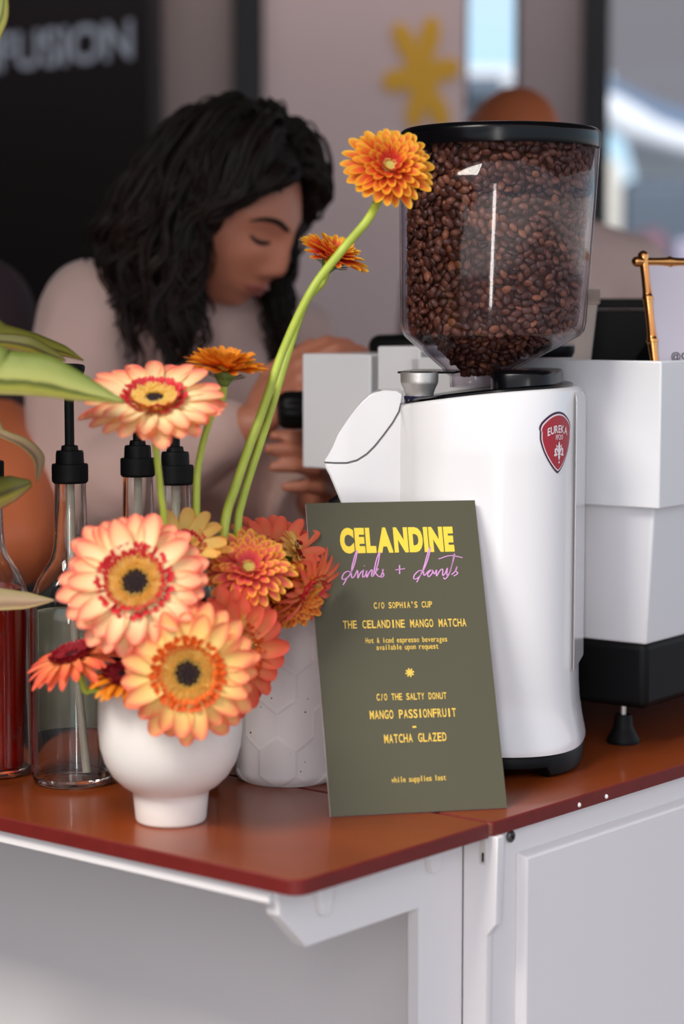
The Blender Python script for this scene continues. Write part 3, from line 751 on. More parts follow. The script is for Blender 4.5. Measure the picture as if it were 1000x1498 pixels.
# steam knob on the end, lever on top
pk = at(449, 600, 2.275); pe = at(406, 600, 2.27); mb = MB(); ax = (pe-pk).normalized(); R = ax.to_track_quat('Z', 'Y').to_matrix(); L = (pe-pk).length
mb.lathe([(.012, -.02), (.0205, 0), (.0215, .002), (.0215, L*.55), (.0205, L*.8), (.0165, L*.95), (.010, L)], pk, 48, R)
for i, vv in enumerate(mb.v):
    if (i % 48) % 4 == 0 and i//48 in (2, 3, 4):
        c_ = pk+ax*((vv-pk).dot(ax)); mb.v[i] = c_+(vv-c_)*.94
build('steam_knob', mb, BLACK, mach)
a_ = at(556, 507, 2.32); b_2 = at(640, 512, 2.28); mb = MB(); mb.tube([a_, a_.lerp(b_2, .5), b_2, at(700, 522, 2.26)], [.0135, .0165, .0165, .012], 20, round_ends=True); build('lever', mb, BLACK, mach)
mb = MB(); p = at(480, 524, 2.25); mb.lathe([(.004, -.004), (.004, .001), (.002, .002)], p, 12); part_label(build('screw', mb, STEEL, mach), 'steel screw')
# things on the machine
CUPP = at(818, 520, 2.14); CUPP.z = zD
def cup_mesh():
    m_ = MB(); m_.lathe([(.030, 0), (.0385, .082), (.0400, .0822), (.0412, .0836), (.0412, .0852), (.0400, .0866), (.0382, .0862), (.0372, .080), (.029, .003)], (0, 0, 0), 40, cap1=True); return m_
ordn = 'lowest second third fourth fifth sixth seventh eighth ninth tenth eleventh twelfth thirteenth fourteenth fifteenth sixteenth seventeenth eighteenth nineteenth topmost'.split()
zc = at(840, 421, 2.14).z; n_c = 20; step = (zc-.0866-zD)/(n_c-1)
proto = None
for i in range(n_c):
    z = zD+i*step+.0003
    if proto is None: o = proto = build('paper_cup', cup_mesh(), CUP_PAPER)
    else: o = proto.copy(); COL.objects.link(o)
    o.location = (CUPP.x, CUPP.y, z)
    tag(o, ('%s cream paper cup of the nested stack behind the hopper' % ordn[i]) if i in (0, n_c-1) else ('%s cream paper cup from the bottom of the stack behind the hopper' % ordn[i]), 'paper cup', 'paper cups stacked on the espresso machine')
# dark card box and its pink tray
bp_ = at(912, 513, 2.36); bz = zD
tr = MB(); tr.prism([(-.055, 0), (.055, 0), (.055, .012), (-.055, .012)], lambda a, z: V((bp_.x+a, bp_.y-.045, bz+z)), lambda a, z: V((bp_.x+a, bp_.y+.045, bz+z)))
tag(build('low_tray', tr, CUP_PAPER, bevel=.002, loc=V((bp_.x, bp_.y, bz))), 'pale flat tray under the black box on the espresso machine', 'tray')
bx = thing('black_box', (bp_.x, bp_.y, bz+.012), 'black box standing on a pale tray between cups and gold frame', 'box')
bh = at(912, 437, 2.36).z-bz-.012
mb = MB(); mb.box((bp_.x, bp_.y, bz+.012+bh*.42), (.10, .08, bh*.84)); build('body', mb, BLACK, bx, bevel=.002)
mb = MB(); mb.box((bp_.x, bp_.y, bz+.012+bh*.925), (.102, .082, bh*.15)); build('lid', mb, BLACK, bx, bevel=.002)
# black lid disc with a pale rim behind the hopper cone
dp = at(806, 520, 2.09); dp.z = zU-DK
dt = thing('tamping_stand', dp, 'black disc with pale rim on the machine beside the paper cups', 'stand')
mb = MB(); mb.lathe([(.024, 0), (.025, .002), (.0235, .029)], dp, 32); build('base', mb, mat('pale rubber', (205, 195, 190), .5), dt)
mb = MB(); mb.lathe([(.021, .029), (.0235, .034), (.0238, .038), (.0235, .041)], dp, 32); build('body', mb, BLACK, dt)
mb = MB(); mb.lathe([(.0238, .0405), (.0245, .0415), (.0238, .0425)], dp, 32); build('rim', mb, STEEL, dt)

# gold bamboo frame leaning on its easel leg
FB = at(961, 565, 2.035); FB.z = zD
fd = V((.92, .39, 0)).normalized(); fl = math.radians(13); fn = V((fd.y, -fd.x, 0)); fu = V((0, 0, math.cos(fl)))-fn*math.sin(fl)
fu = (fu+fd*-.17).normalized() if False else fu
def fp_(a, b, c=0): return FB+fd*a+fu*b+(fn*math.cos(fl)+V((0, 0, math.sin(fl))))*c
FW, FH = .135, .128
frame = thing('picture_frame', FB, 'gold bamboo picture frame with a white print on the espresso machine', 'picture frame')
def bamboo(p, q, nodes):
    pts = []; rad = []; n = 60; d = [i/(nodes) for i in range(nodes+1)]
    for i in range(n+1):
        t = i/n; f = (t*nodes) % 1; r = .0042+.0011*(2*abs(f-.5))**2.2
        if min(f, 1-f) < .02 and 0 < i < n: r = .0061
        pts.append(p.lerp(q, t)); rad.append(r)
    m_ = MB(); m_.tube(pts, rad, 16, round_ends=True); return m_
for p, q, nn_ in ((fp_(0, .004), fp_(0, FH+.006), 3), (fp_(-.008, FH), fp_(FW+.008, FH), 4), (fp_(FW, .004), fp_(FW, FH+.006), 3), (fp_(-.008, .006), fp_(FW+.008, .006), 4)):
    build('bamboo_rail', bamboo(p, q, nn_), GOLD, frame, angle=50)
mb = MB(); mb.prism([(0, .004), (FW, .004), (FW, FH), (0, FH)], lambda a, b: fp_(a, b, -.001), lambda a, b: fp_(a, b, .0012)); pr = build('print', mb, PAPER, frame)
mb = MB(); bt_ = (at(985, 522, 2.04).z-FB.z)/math.cos(fl); text_mesh(mb, '@CCOPU', .05, .0075, lambda a, b: fp_(.044+a, bt_+b, .0016), mono=False); build('print_lettering', mb, INK_BLACK, pr, smooth=False)
mb = MB(); mb.prism([(.005, .004), (FW-.005, .004), (FW-.005, FH-.004), (.005, FH-.004)], lambda a, b: fp_(a, b, -.004), lambda a, b: fp_(a, b, -.0015)); build('backing_board', mb, BLACK, frame)
q1 = fp_(.02, FH*.55, -.004); q2 = q1-fn*.075+fd*-.012; q2.z = zD
mb = MB(); mb.add([q1, q1+fd*.03, q2+fd*.045, q2, q1-fn*.003, q1+fd*.03-fn*.003, q2+fd*.045-fn*.003, q2-fn*.003], [(0, 1, 2, 3), (7, 6, 5, 4), (0, 4, 5, 1), (1, 5, 6, 2), (2, 6, 7, 3), (3, 7, 4, 0)]); build('easel_leg', mb, BLACK, frame)

# ------------------------------------------------------------------ menu card
CB = V((-.0094, 1.7252, ZT)); cw = V((.9793, .2026, 0)); cn = V((.2026, -.9793, 0)); al = math.radians(23.5)
cu = -cn*math.sin(al)+V((0, 0, math.cos(al))); cnn = cn*math.cos(al)+V((0, 0, math.sin(al)))
CW, CH, CT = .157, .2845, .0045
CB = CB+V((0, 0, .0))
def cd(a, b, c=0): return CB+cw*a+cu*b+cnn*c
menu = thing('menu_card', CB, 'olive green menu card with yellow lettering leaning on the coffee grinder', 'menu card')
mb = MB(); mb.prism([(0, .0015), (CW, .0015), (CW, CH), (0, CH)], lambda a, b: cd(a, b, -CT), lambda a, b: cd(a, b, -.0006)); part_label(build('foam_board', mb, CARD_EDGE, menu), 'white foam board edge')
mb = MB(); mb.prism([(0, .0015), (CW, .0015), (CW, CH), (0, CH)], lambda a, b: cd(a, b, -.0006), lambda a, b: cd(a, b, 0)); build('printed_face', mb, CARD, menu)
def luv(px, py):         # spot on the card for a spot of the photograph
    r = V(_rx(px, py)); o = V((0, 0, CZ)); t = (CB-o).dot(cnn)/r.dot(cnn); P = o+r*t-CB
    return P.dot(cw), P.dot(cu)
def line(s, x0, x1, yl, yr, cap_px, m, name='text_line', offset=.016, mono=True, fill=.84):
    a0, b0 = luv(x0, yl); a1, b1 = luv(x1, yr); L = math.hypot(a1-a0, b1-b0); cap = cap_px*.00061*1.06
    cx, cy = (a0+a1)/2, (b0+b1)/2; ang = math.atan2(b1-b0, a1-a0); ca, sa = math.cos(ang), math.sin(ang)
    mb = MB(); text_mesh(mb, s, L, cap, lambda a, b: cd(cx+a*ca-b*sa, cy+a*sa+b*ca, .0002), mono=mono, offset=offset, fill=fill)
    return build(name, mb, m, menu, smooth=False)
line('CELANDINE', 497, 663, 791, 788.5, 31, YELLOW_INK, 'title', offset=.068, mono=False)
line("C/O SOPHIA'S CUP", 546, 632, 886, 884, 8.5, AMBER_INK)
line('THE CELANDINE MANGO MATCHA', 501, 682, 914, 910.5, 11, AMBER_INK)
line('Hot & iced espresso beverages', 534, 654, 937, 934.5, 7.5, AMBER_INK, offset=.008)
line('available upon request', 550, 641, 947, 945, 7.5, AMBER_INK, offset=.008)
line('C/O THE SALTY DONUT', 550, 653, 1020, 1017.5, 9, AMBER_INK)
line('MANGO PASSIONFRUIT', 540, 667, 1046, 1042, 11.5, AMBER_INK)
line('-', 600, 611, 1061, 1060.5, 14, AMBER_INK)
line('MATCHA GLAZED', 561, 653, 1081, 1077.5, 11.5, AMBER_INK)
line('while supplies last', 572, 652, 1141, 1137, 7.5, AMBER_INK, offset=.008)
sx, sy = luv(599, 984); mb = MB()
blob_star(mb, [(2*PI*i/8+.2, .0042) for i in range(8)], lambda a, b: cd(sx+a, sy+b, .0001), lambda a, b: cd(sx+a, sy+b, .0003), .0014, 160, 3.4); build('printed_star', mb, AMBER_INK, menu, smooth=False)
# handwritten line
strokes = [
 [(513, 838), (508, 836), (502, 840), (500, 847), (505, 847), (512, 840), (519, 822), (522, 806), (519, 812), (514, 832), (514, 845), (518, 843), (522, 835), (523, 838), (523, 846), (527, 838), (532, 834)],
 [(507, 846), (502, 855), (501, 855)], 
 [(531, 834), (530, 844), (534, 842), (536, 835), (536, 845), (540, 837), (544, 834), (543, 842), (546, 842), (552, 826), (555, 808), (550, 820), (545, 844)],
 [(545, 838), (553, 832), (549, 838), (555, 844), (559, 838), (560, 833), (559, 836), (561, 842), (557, 845)],
 [(532, 828), (533, 828.5)],
 [(584, 827), (584, 840)], [(578, 834), (592, 832)],
 [(619, 836), (613, 835), (606, 841), (605, 847), (610, 846), (617, 838), (625, 819), (629, 801), (625, 810), (618, 834), (609, 852)],
 [(619, 836), (620, 842), (626, 836), (630, 834), (625, 840), (627, 844), (632, 838), (632, 834), (635, 840), (638, 834), (638, 843), (643, 835), (647, 833), (647, 842), (651, 838), (654, 831), (653, 841), (657, 838), (663, 818), (664, 811), (658, 836), (651, 847), (648, 845)],
 [(641, 818), (658, 813), (676, 816)],
 [(660, 841), (666, 835), (668, 829), (666, 835), (669, 839), (663, 843)]]
for st in strokes:
    mb = MB(); pts = [luv(x, y) for x, y in st]; sp = spline([V((a, b, 0)) for a, b in pts], 5) if len(pts) > 2 else [V((a, b, 0)) for a, b in pts]
    wds = [.00062 if (i % 10) < 6 else .0004 for i in range(len(sp))]
    SM = MB(); n = len(sp); vs = []; fs = []
    for i in range(n):
        d = (sp[min(i+1, n-1)]-sp[max(i-1, 0)]); d = d.normalized() if d.length > 0 else V((1, 0, 0)); nn2 = V((-d.y, d.x, 0))*.00037*(1.0+.5*abs(d.y))
        for q in (sp[i]+nn2, sp[i]-nn2): vs.append(cd(q.x, q.y, .0005))
    fs = [(2*i, 2*i+1, 2*i+3, 2*i+2) for i in range(n-1)]
    mb.add(vs, fs); build('script_stroke', mb, PINK_INK, menu, smooth=False)

# ------------------------------------------------------------------ vases
VA = V((-.1459, 1.718, ZT))
vase = thing('pedestal_vase', VA, 'smooth white bowl vase on a narrow foot holding the front gerberas', 'vase')
prof = [(.0275, 0), (.0292, .0008), (.0302, .003), (.0318, .020), (.0326, .0265), (.0345, .0280), (.0410, .0320), (.0495, .0405), (.0560, .0520), (.0598, .0650), (.0613, .0800), (.0612, .0960), (.0604, .1120), (.0598, .1180), (.0588, .1195), (.0576, .1180), (.0580, .1), (.0585, .08), (.055, .06), (.04, .042), (.004, .036)]
mb = MB(); mb.lathe([(r, z) for r, z in prof[5:]], VA, 72, cap0=False); build('bowl', mb, CERAMIC, vase)
mb = MB(); mb.lathe(prof[:6]+[(.02, .0285)], VA, 72); build('foot', mb, CERAMIC, vase, angle=60)
HA = V((-.0505, 1.882, ZT)); HR = .0492; HHt = .193
hv = thing('honeycomb_vase', HA, 'tall white cylinder vase with raised honeycomb tiles beside the menu card', 'vase')
nz_, na = 200, 300; vs = []; fs = []; cellw = 2*PI*HR/9; cellh = .047
hrnd = {}
def hexd(s, z):
    best = []
    rowh = cellh*.75
    r0 = int(round(z/rowh))
    for r in (r0-1, r0, r0+1):
        offs = (r % 2)*.5; c = round(s/cellw-offs)
        for cc in (c-1, c, c+1):
            x = (cc+offs)*cellw; y = r*rowh; best.append((math.hypot((s-x), (z-y)*cellw/cellh*1.12), r, int(cc) % 9))
    best.sort(); k_ = (best[0][1], best[0][2])
    if k_ not in hrnd: hrnd[k_] = random.Random(hash(k_)*7+1).uniform(-.0006, .0010)
    k2 = (best[1][1], best[1][2])
    if k2 not in hrnd: hrnd[k2] = random.Random(hash(k2)*7+1).uniform(-.0006, .0010)
    d = best[1][0]-best[0][0]; f = min(1, d/.0030)
    return hrnd[k_]*f+(1-f)*(hrnd[k_]+hrnd[k2])/2+.0004*math.exp(-(d/.0022)**2)
for j in range(nz_+1):
    z = HHt*j/nz_; rb = HR
    if z < .010: rb = HR-.006*(1-z/.010)**2
    if z > HHt-.006: rb = HR-.002*((z-HHt+.006)/.006)**2
    for i in range(na):
        a = 2*PI*i/na; r = rb+(hexd(a*HR, z+.012) if .001 < z < HHt-.004 else 0); vs.append(HA+V((r*math.cos(a), r*math.sin(a), z)))
o_ = len(vs)
for r, z in ((HR-.004, HHt-.001), (HR-.005, HHt-.02), (HR-.005, .02)): vs += [HA+V((r*math.cos(2*PI*i/na), r*math.sin(2*PI*i/na), z)) for i in range(na)]
for j in range(nz_+3):
    for i in range(na): fs.append((j*na+i, j*na+(i+1) % na, (j+1)*na+(i+1) % na, (j+1)*na+i))
fs += [tuple(range(na-1, -1, -1)), tuple((nz_+3)*na+i for i in range(na))]
mb = MB(); mb.add(vs, fs); build('tiled_wall', mb, MATT_CERAMIC, hv, angle=180)
sp_ = random.Random(5)
for i in range(9):
    a = math.radians(sp_.uniform(225, 330)); z = sp_.uniform(.015, .09); p = HA+V((HR*math.cos(a), HR*math.sin(a), z))
    mb = MB(); mb.ball(p, sp_.uniform(.0005, .0010), None, 8, 6); build('speck', mb, mat('brown speck', (120, 90, 60), .8), hv) if i == 0 else build('speck', mb, bpy.data.materials['brown speck'], hv)

# ------------------------------------------------------------------ bottles
def bottle(loc, label, liquid=None, level=0, pump=True, head_yaw=0, label_back=False, tall=.367):
    L = V((loc[0], loc[1], ZT)); r = thing('syrup_bottle', L, label, 'bottle', 'syrup bottles on the cart')
    out = [(.030, .003), (.034, .0008), (.0372, .0025), (.0385, .008), (.0385, .150), (.0380, .163), (.0358, .176), (.0312, .188), (.0248, .198), (.0192, .207), (.0163, .217), (.0153, .230), (.0148, .255), (.0143, .276), (.0150, .2775), (.0150, .281)]
    inn = [(max(.001, a-.0024), max(.007, z)) for a, z in out[::-1]][:-3]+[(.03, .008), (.001, .010)]
    mb = MB(); mb.lathe(out+inn, L, 64, cap1=True); build('glass', mb, GLASS, r, angle=60)
    if liquid:
        lq = [(.030, .009)]+[(a-.0028, z) for a, z in out[3:] if z < level and z > .0085]+[(max(a for a, z in out if z >= level-.02 and z <= level+.02 or a > .0384)-.003 if level < .16 else .0325, level)]
        mb = MB(); mb.lathe(lq, L, 48); build('syrup', mb, liquid, r, angle=60)
    mb = MB(); nn3 = 64
    mb.lathe([(.0150, .277), (.0164, .2785), (.0166, .280), (.0166, .293), (.0160, .2945), (.0128, .2950)], L, nn3)
    for i, vv in enumerate(mb.v):
        if i//nn3 in (2, 3) and i % 2: d = vv-L; d.z = 0; mb.v[i] = vv-d.normalized()*.0008
    build('collar', mb, BLACK_RIB, r, angle=70)
    mb = MB(); mb.lathe([(.0130, .2945), (.0126, .304), (.0120, .3065), (.0080, .307), (.0074, .311), (.0060, .3115)], L, 32); build('cap', mb, BLACK, r)
    if pump:
        mb = MB(); mb.tube([L+V((0, 0, .309)), L+V((0, 0, tall))], .0044, 16); build('pump_shaft', mb, BLACK, r)
        h = V((math.cos(head_yaw), math.sin(head_yaw), 0)); mb = MB()
        z = tall
        mb.lathe([(.0055, -.004), (.0105, -.001), (.0145, .010), (.0150, .0135), (.0138, .0155), (.008, .0165)], L+V((0, 0, z)), 28)
        mb.tube([L+V((0, 0, z+.009)), L+h*.022+V((0, 0, z+.010)), L+h*.036+V((0, 0, z+.004))], [.0065, .005, .004], 14, round_ends=True); build('pump_head', mb, BLACK, r)
        mb = MB(); pts = spline([L+V((.0, 0, .285)), L+V((.001, 0, .18)), L+V((.006, -.004, .09)), L+V((.013, -.008, .012))], 6); mb.tube(pts, .0039, 12); build('dip_tube', mb, TUBE_PLASTIC, r)
    else:
        mb = MB(); mb.tube([L+V((0, 0, .306)), L+V((.003, 0, .325)), L+V((.011, 0, .345))], [.0038, .0032, .0026], 12); build('pour_spout', mb, BLACK, r)
    if label_back:
        mb = MB(); vs = []; fs = []; n = 40
        for z in (.046, .158):
            for i in range(n+1): a = math.radians(22+136*i/n); vs.append(L+V((.0388*math.cos(a), .0388*math.sin(a), z)))
        fs = [(i, i+1, n+2+i, n+1+i) for i in range(n)]; mb.add(vs, fs); lo = build('label', mb, LABEL, r, angle=180); lo.modifiers.new('paper', 'SOLIDIFY').thickness = .0002
    return r
bottle((-.2479, 1.8648), 'clear near-empty syrup bottle with cream label and black pump beside the white vase', None, 0, True, 2.6, True, .369)
bottle((-.3308, 1.9018), 'bottle of red syrup with black pourer partly behind the leaves', RED_SYRUP, .176, False)
bottle((-.1935, 1.940), 'dark syrup bottle behind the flowers, the farther of two pump necks', DARK_SYRUP, .205, True, 2.0, False, .36)
bottle((-.1505, 1.848), 'dark syrup bottle right behind the yellow petals, the nearer of two pump necks', DARK_SYRUP, .2, True, 2.2, False, .36)

# ------------------------------------------------------------------ gerberas
P_SINGLE = ramp_mat('peach petal', [(0, (255, 214, 116)), (.40, (255, 240, 186)), (.62, (255, 206, 152)), (.84, (248, 140, 114)), (1, (238, 108, 98))], trans=.32, noise_amt=.05)
P_GOLD = ramp_mat('golden peach petal', [(0, (255, 206, 90)), (.42, (255, 230, 140)), (.64, (255, 196, 122)), (.84, (248, 136, 102)), (1, (240, 104, 88))], trans=.32, noise_amt=.05)
P_CORAL = ramp_mat('coral petal', [(0, (254, 182, 90)), (.35, (252, 156, 98)), (.7, (244, 112, 80)), (1, (236, 88, 74))], trans=.3)
P_ROSE = ramp_mat('light coral petal', [(0, (255, 190, 100)), (.4, (255, 150, 104)), (.7, (250, 122, 90)), (1, (246, 104, 84))], trans=.45)
P_DOUBLE = ramp_mat('red petal with yellow tip', [(0, (206, 52, 44)), (.42, (226, 72, 52)), (.62, (240, 122, 52)), (.76, (252, 182, 54)), (1, (255, 210, 76))], trans=.3)
P_PINKDOUBLE = ramp_mat('pink red petal with yellow tip', [(0, (196, 44, 66)), (.50, (236, 98, 100)), (.70, (244, 130, 90)), (.84, (253, 196, 66)), (1, (255, 216, 86))], trans=.3)
P_DARK = ramp_mat('dark red petal', [(0, (140, 14, 26)), (.45, (176, 32, 38)), (.68, (230, 116, 48)), (1, (252, 196, 70))], trans=.25)
P_YELLOW = ramp_mat('yellow orange petal', [(0, (255, 222, 130)), (.5, (255, 224, 130)), (1, (254, 186, 100))], trans=.45)
P_ORANGE = ramp_mat('orange petal', [(0, (180, 70, 20)), (.4, (222, 110, 26)), (.8, (238, 160, 40)), (1, (240, 120, 56))], trans=.3)
P_RING = ramp_mat('crimson floret', [(0, (190, 30, 40)), (.6, (216, 50, 62)), (1, (232, 90, 90))], trans=.2)
P_RINGDARK = ramp_mat('dark crimson floret', [(0, (110, 8, 24)), (.6, (140, 18, 34)), (1, (170, 40, 50))], trans=.2)
P_RINGORANGE = ramp_mat('orange floret', [(0, (236, 130, 30)), (.6, (236, 110, 40)), (1, (220, 70, 50))], trans=.2)
P_DISC = ramp_mat('yellow floret', [(0, (255, 184, 44)), (.6, (255, 216, 86)), (1, (255, 236, 156))], trans=.5)
EYE = mat('dark flower eye', (34, 10, 14), .8)
EYE_GREEN = mat('pale green flower eye', (196, 186, 96), .7)

def petal(mb, M, L, Wd, pitch, curl, chan=.25, nt=10, nw=4, notch=0.0, twist=0):
    vs = []; ts = []; fs = []
    for j in range(nt+1):
        t = 1-(1-j/nt)**1.7; wv = Wd*(.34+.66*min(1, t/.55)**.9)*math.sqrt(max(.012, 1-max(0, (t-.62)/.38)**2.6))
        ang = pitch-curl*t*t
        x = L*t*math.cos(pitch-curl*t*.5); z = L*t*math.sin(pitch-curl*t*.5)
        for i in range(nw+1):
            s = 2*i/nw-1; y = s*wv*.5
            zz = z+chan*wv*(s*s-.5)*.6+.05*wv*math.cos(s*PI*2)*.5+twist*s*wv*t
            vs.append(M @ V((x-notch*L*(1-abs(s))*(t > .98), y, zz))); ts.append(min(1, .02+.76*t**1.15+.26*abs(s)**3*min(1, t*1.6)))
    for j in range(nt):
        for i in range(nw): a = j*(nw+1)+i; fs.append((a, a+1, a+nw+2, a+nw+1))
    mb.add(vs, fs, ts)
def ringof(mb, F, n, r0, L, Wd, pitch, curl, rnd, z=0, jit=.12, phase=0, gaps=()):
    for i in range(n):
        a = 2*PI*(i+phase)/n+rnd.uniform(-1, 1)*jit*PI/n
        M = F @ Matrix.Rotation(a, 4, 'Z') @ Matrix.Translation((r0, 0, z+rnd.uniform(-.0006, .0006))) @ Matrix.Rotation(rnd.uniform(-.18, .18), 4, 'X')
        petal(mb, M, L*rnd.uniform(.90, 1.06), Wd*rnd.uniform(.9, 1.1), pitch+rnd.uniform(-.11, .11), curl+rnd.uniform(-.12, .2))
def gerbera(label, c, nrm, R, kind, stem, petal_m, ring_m=P_RING, seed=0, eye=EYE, pitch=.18, curl=.25, disc=.40, n=22, wf=1.15, stem_r=.0028, disc_m=None, ):
    rnd = random.Random(seed); nrm = V(nrm).normalized(); c = V(c)
    q = nrm.to_track_quat('Z', 'Y'); F = Matrix.Translation(c) @ q.to_matrix().to_4x4() @ Matrix.Rotation(rnd.uniform(0, 6), 4, 'Z')
    root = thing('gerbera_flower', c, label, 'flower', 'gerberas in the two white vases')
    mb = MB()
    if kind == 'single':
        ringof(mb, F, n, R*.12, R*.88, R*.255*wf, pitch-.08, curl, rnd, -.002)
        build('outer_petals', mb, petal_m, root, angle=180)
        mb = MB(); ringof(mb, F, int(n*.8), R*.12, R*.80, R*.235*wf, pitch+.12, curl+.05, rnd, .0, phase=.5); build('inner_petals', mb, petal_m, root, angle=180)
        mb = MB(); ringof(mb, F, 60, R*disc*.86, R*.22, R*.07, pitch+.50, .1, rnd, .001, jit=.5); ringof(mb, F, 52, R*disc*.74, R*.20, R*.065, pitch+.8, .1, rnd, .0015, jit=.5); build('floret_ring', mb, ring_m, root, angle=180)
    else:
        k = 5
        for j in range(k):
            f = j/(k-1)
            ringof(mb, F, int(lerp(24, 15, f)), R*.10, R*lerp(.90, .36, f), R*lerp(.235, .15, f), lerp(pitch-.05, pitch+.75, f), lerp(curl, .0, f), rnd, lerp(-.002, .003, f), phase=.5*j, jit=.3)
        build('petals', mb, petal_m, root, angle=180)
    # florets of the disc
    mb = MB(); N = 300; dr = R*disc*(.92 if kind == 'single' else .62)
    for i in range(N):
        rr = dr*math.sqrt((i+.5)/N); a = i*2.39996; 
        if rr < dr*.42: continue
        h = R*.07*(1+.5*rr/dr)*rnd.uniform(.7, 1.2); p = F @ V((rr*math.cos(a), rr*math.sin(a), .001)); p2 = F @ V((rr*1.06*math.cos(a), rr*1.06*math.sin(a), .001+h+R*.02))
        mb.tube([p, p.lerp(p2, .6), p2], [R*.013, R*.016, R*.008], 5)
    b0_ = len(mb.v); mb.lathe([(dr*1.02, .0005), (dr*.98, R*.035), (dr*.5, R*.05), (.0005, R*.05)], (0, 0, 0), 24, cap0=False)
    for i in range(b0_, len(mb.v)): mb.v[i] = F @ mb.v[i]; mb.t[i] = .3
    build('disc', mb, disc_m or P_DISC, root, angle=180)
    mb = MB(); er = dr*(.52 if kind == 'single' else .6)
    for i in range(70):
        rr = er*math.sqrt((i+.5)/70); a = i*2.39996; p = F @ V((rr*math.cos(a), rr*math.sin(a), .001+R*.045*(1-.5*(rr/er)**2))); mb.ball(p, R*.026, None, 6, 4)
    mb.lathe([(er, .0), (er*.9, R*.04), (er*.3, R*.055)], (0, 0, 0), 20)
    nb = 60
    base_n = len(mb.v)-nb
    for i in range(base_n, len(mb.v)): mb.v[i] = F @ mb.v[i]
    build('eye', mb, eye, root, angle=180)
    mb = MB(); Rm = F.to_3x3(); mb.lathe([(.0035, -.016), (R*.16, -.013), (R*.24, -.007), (R*.27, -.002), (R*.1, -.001)], c, 20, Rm)
    for i in range(14):
        a = 2*PI*i/14; M = F @ Matrix.Rotation(a, 4, 'Z') @ Matrix.Translation((R*.2, 0, -.010)); petal(mb, M, R*.32, R*.1, .5, .3, nt=4, nw=2)
    mb.t = [0]*len(mb.v); build('calyx', mb, GREEN_CALYX, root, angle=180)
    if stem:
        s0 = c-nrm*.014; pts = spline([s0, s0-nrm*min(.02, R*.4)]+[V(p) for p in stem], 8); mb = MB(); mb.tube(pts, interp([stem_r*1.1, stem_r, stem_r*1.15], len(pts)), 10, round_ends=True); mb.t = [0]*len(mb.v); build('stem', mb, GREEN_STEM, root)
    return root
def inV(dx, dy, z=.99): return V((VA.x+dx, VA.y+dy, z))
def inH(dx, dy, z=1.0): return V((HA.x+dx, HA.y+dy, z))
MM = .00058
gerbera('large peach gerbera with dark eye facing out, above the lowest bloom', at(198, 853, 1.650), (0, -.92, .40), 112*MM*.96, 'single', [inV(-.02, -.0, 1.10), inV(-.01, .01)], P_SINGLE, seed=1, pitch=.22, curl=.35, n=25)
gerbera('peach and yellow gerbera with dark eye hanging over the vase front', at(275, 985, 1.628), (.02, -.99, .08), 103*MM*.96, 'single', [inV(.02, -.03, 1.075), inV(.01, .0)], P_GOLD, P_RINGORANGE, seed=2, pitch=.18, curl=.40, n=24, disc=.42)
gerbera('peach gerbera on a tall stem touched by the leaf tip', at(226, 588, 1.70), (.04, -.50, .87), 106*MM, 'single', [at(226, 640, 1.705), at(235, 720, 1.71), at(240, 800, 1.715), inV(-.01, .02)], P_SINGLE, seed=3, pitch=.16, curl=.20, n=24, disc=.32)
gerbera('fiery double gerbera on the tallest stem against the hopper', at(569, 244, 1.80), (.12, -.86, .48), 70*.00060, 'double', [at(540, 318, 1.80), at(500, 366, 1.80), at(456, 424, 1.79), at(415, 510, 1.79), at(384, 600, 1.78), at(345, 710, 1.76), at(325, 800, 1.745), inV(.03, .02)], P_DOUBLE, seed=4, eye=EYE_GREEN, pitch=.22, curl=.3, stem_r=.0037)
gerbera('small orange double gerbera tilted away behind the tallest stem', at(487, 374, 1.85), (.36, -.28, .84), 56*.00062, 'double', [at(448, 440, 1.84), at(425, 505, 1.82), at(390, 620, 1.80), at(355, 730, 1.78), at(345, 800, 1.77), inV(.04, .025)], P_DOUBLE, seed=5, eye=EYE_GREEN, pitch=.25, curl=.1, stem_r=.0034)
gerbera('orange double gerbera seen from the side beside the tall peach one', at(330, 538, 1.76), (.13, -.14, .97), 63*.00059, 'double', [at(312, 600, 1.76), at(292, 670, 1.755), at(287, 760, 1.75), inV(.02, .03)], P_ORANGE, seed=6, eye=EYE_GREEN, pitch=.30, curl=.1, stem_r=.003)
gerbera('pink-red double gerbera with yellow tips in the middle of the bunch', at(363, 832, 1.735), (.10, -.74, .66), 70*.00059, 'double', [at(335, 930, 1.75), inV(.03, .01)], P_PINKDOUBLE, seed=7, eye=EYE_GREEN, pitch=.18, curl=.3)
gerbera('coral gerbera reaching out past the bottle label, seen side-on', at(108, 962, 1.69), (-.26, -.20, .90), 75*MM, 'single', [at(140, 1010, 1.70), at(190, 1030, 1.71), inV(-.02, .0)], P_CORAL, P_RINGDARK, seed=8, disc_m=P_RINGDARK, pitch=.22, curl=.6, n=20, wf=.75, disc=.36)
gerbera('small dark-centred orange gerbera under the large peach bloom', at(186, 990, 1.668), (.02, -.28, .96), 58*MM, 'single', [at(200, 1040, 1.70), inV(-.01, .0)], P_ORANGE, P_RINGDARK, seed=9, disc_m=P_RINGDARK, pitch=.15, curl=.5, n=26, wf=.7, disc=.55)
gerbera('coral gerbera behind the vase front bloom, its petals fanned towards the honeycomb vase', at(338, 957, 1.70), (.58, -.78, -.05), 98*MM, 'single', [inV(.04, .0, 1.08), inV(.02, .0)], P_CORAL, P_RINGORANGE, seed=10, pitch=.22, curl=.30, n=26)
gerbera('red-orange gerbera with rounded petals beside the top edge of the menu card', at(402, 822, 1.815), (.22, -.50, .82), 84*.00061, 'single', [at(400, 870, 1.85), inH(-.01, -.01)], P_ROSE, seed=11, pitch=.60, curl=.25, n=18, wf=1.05)
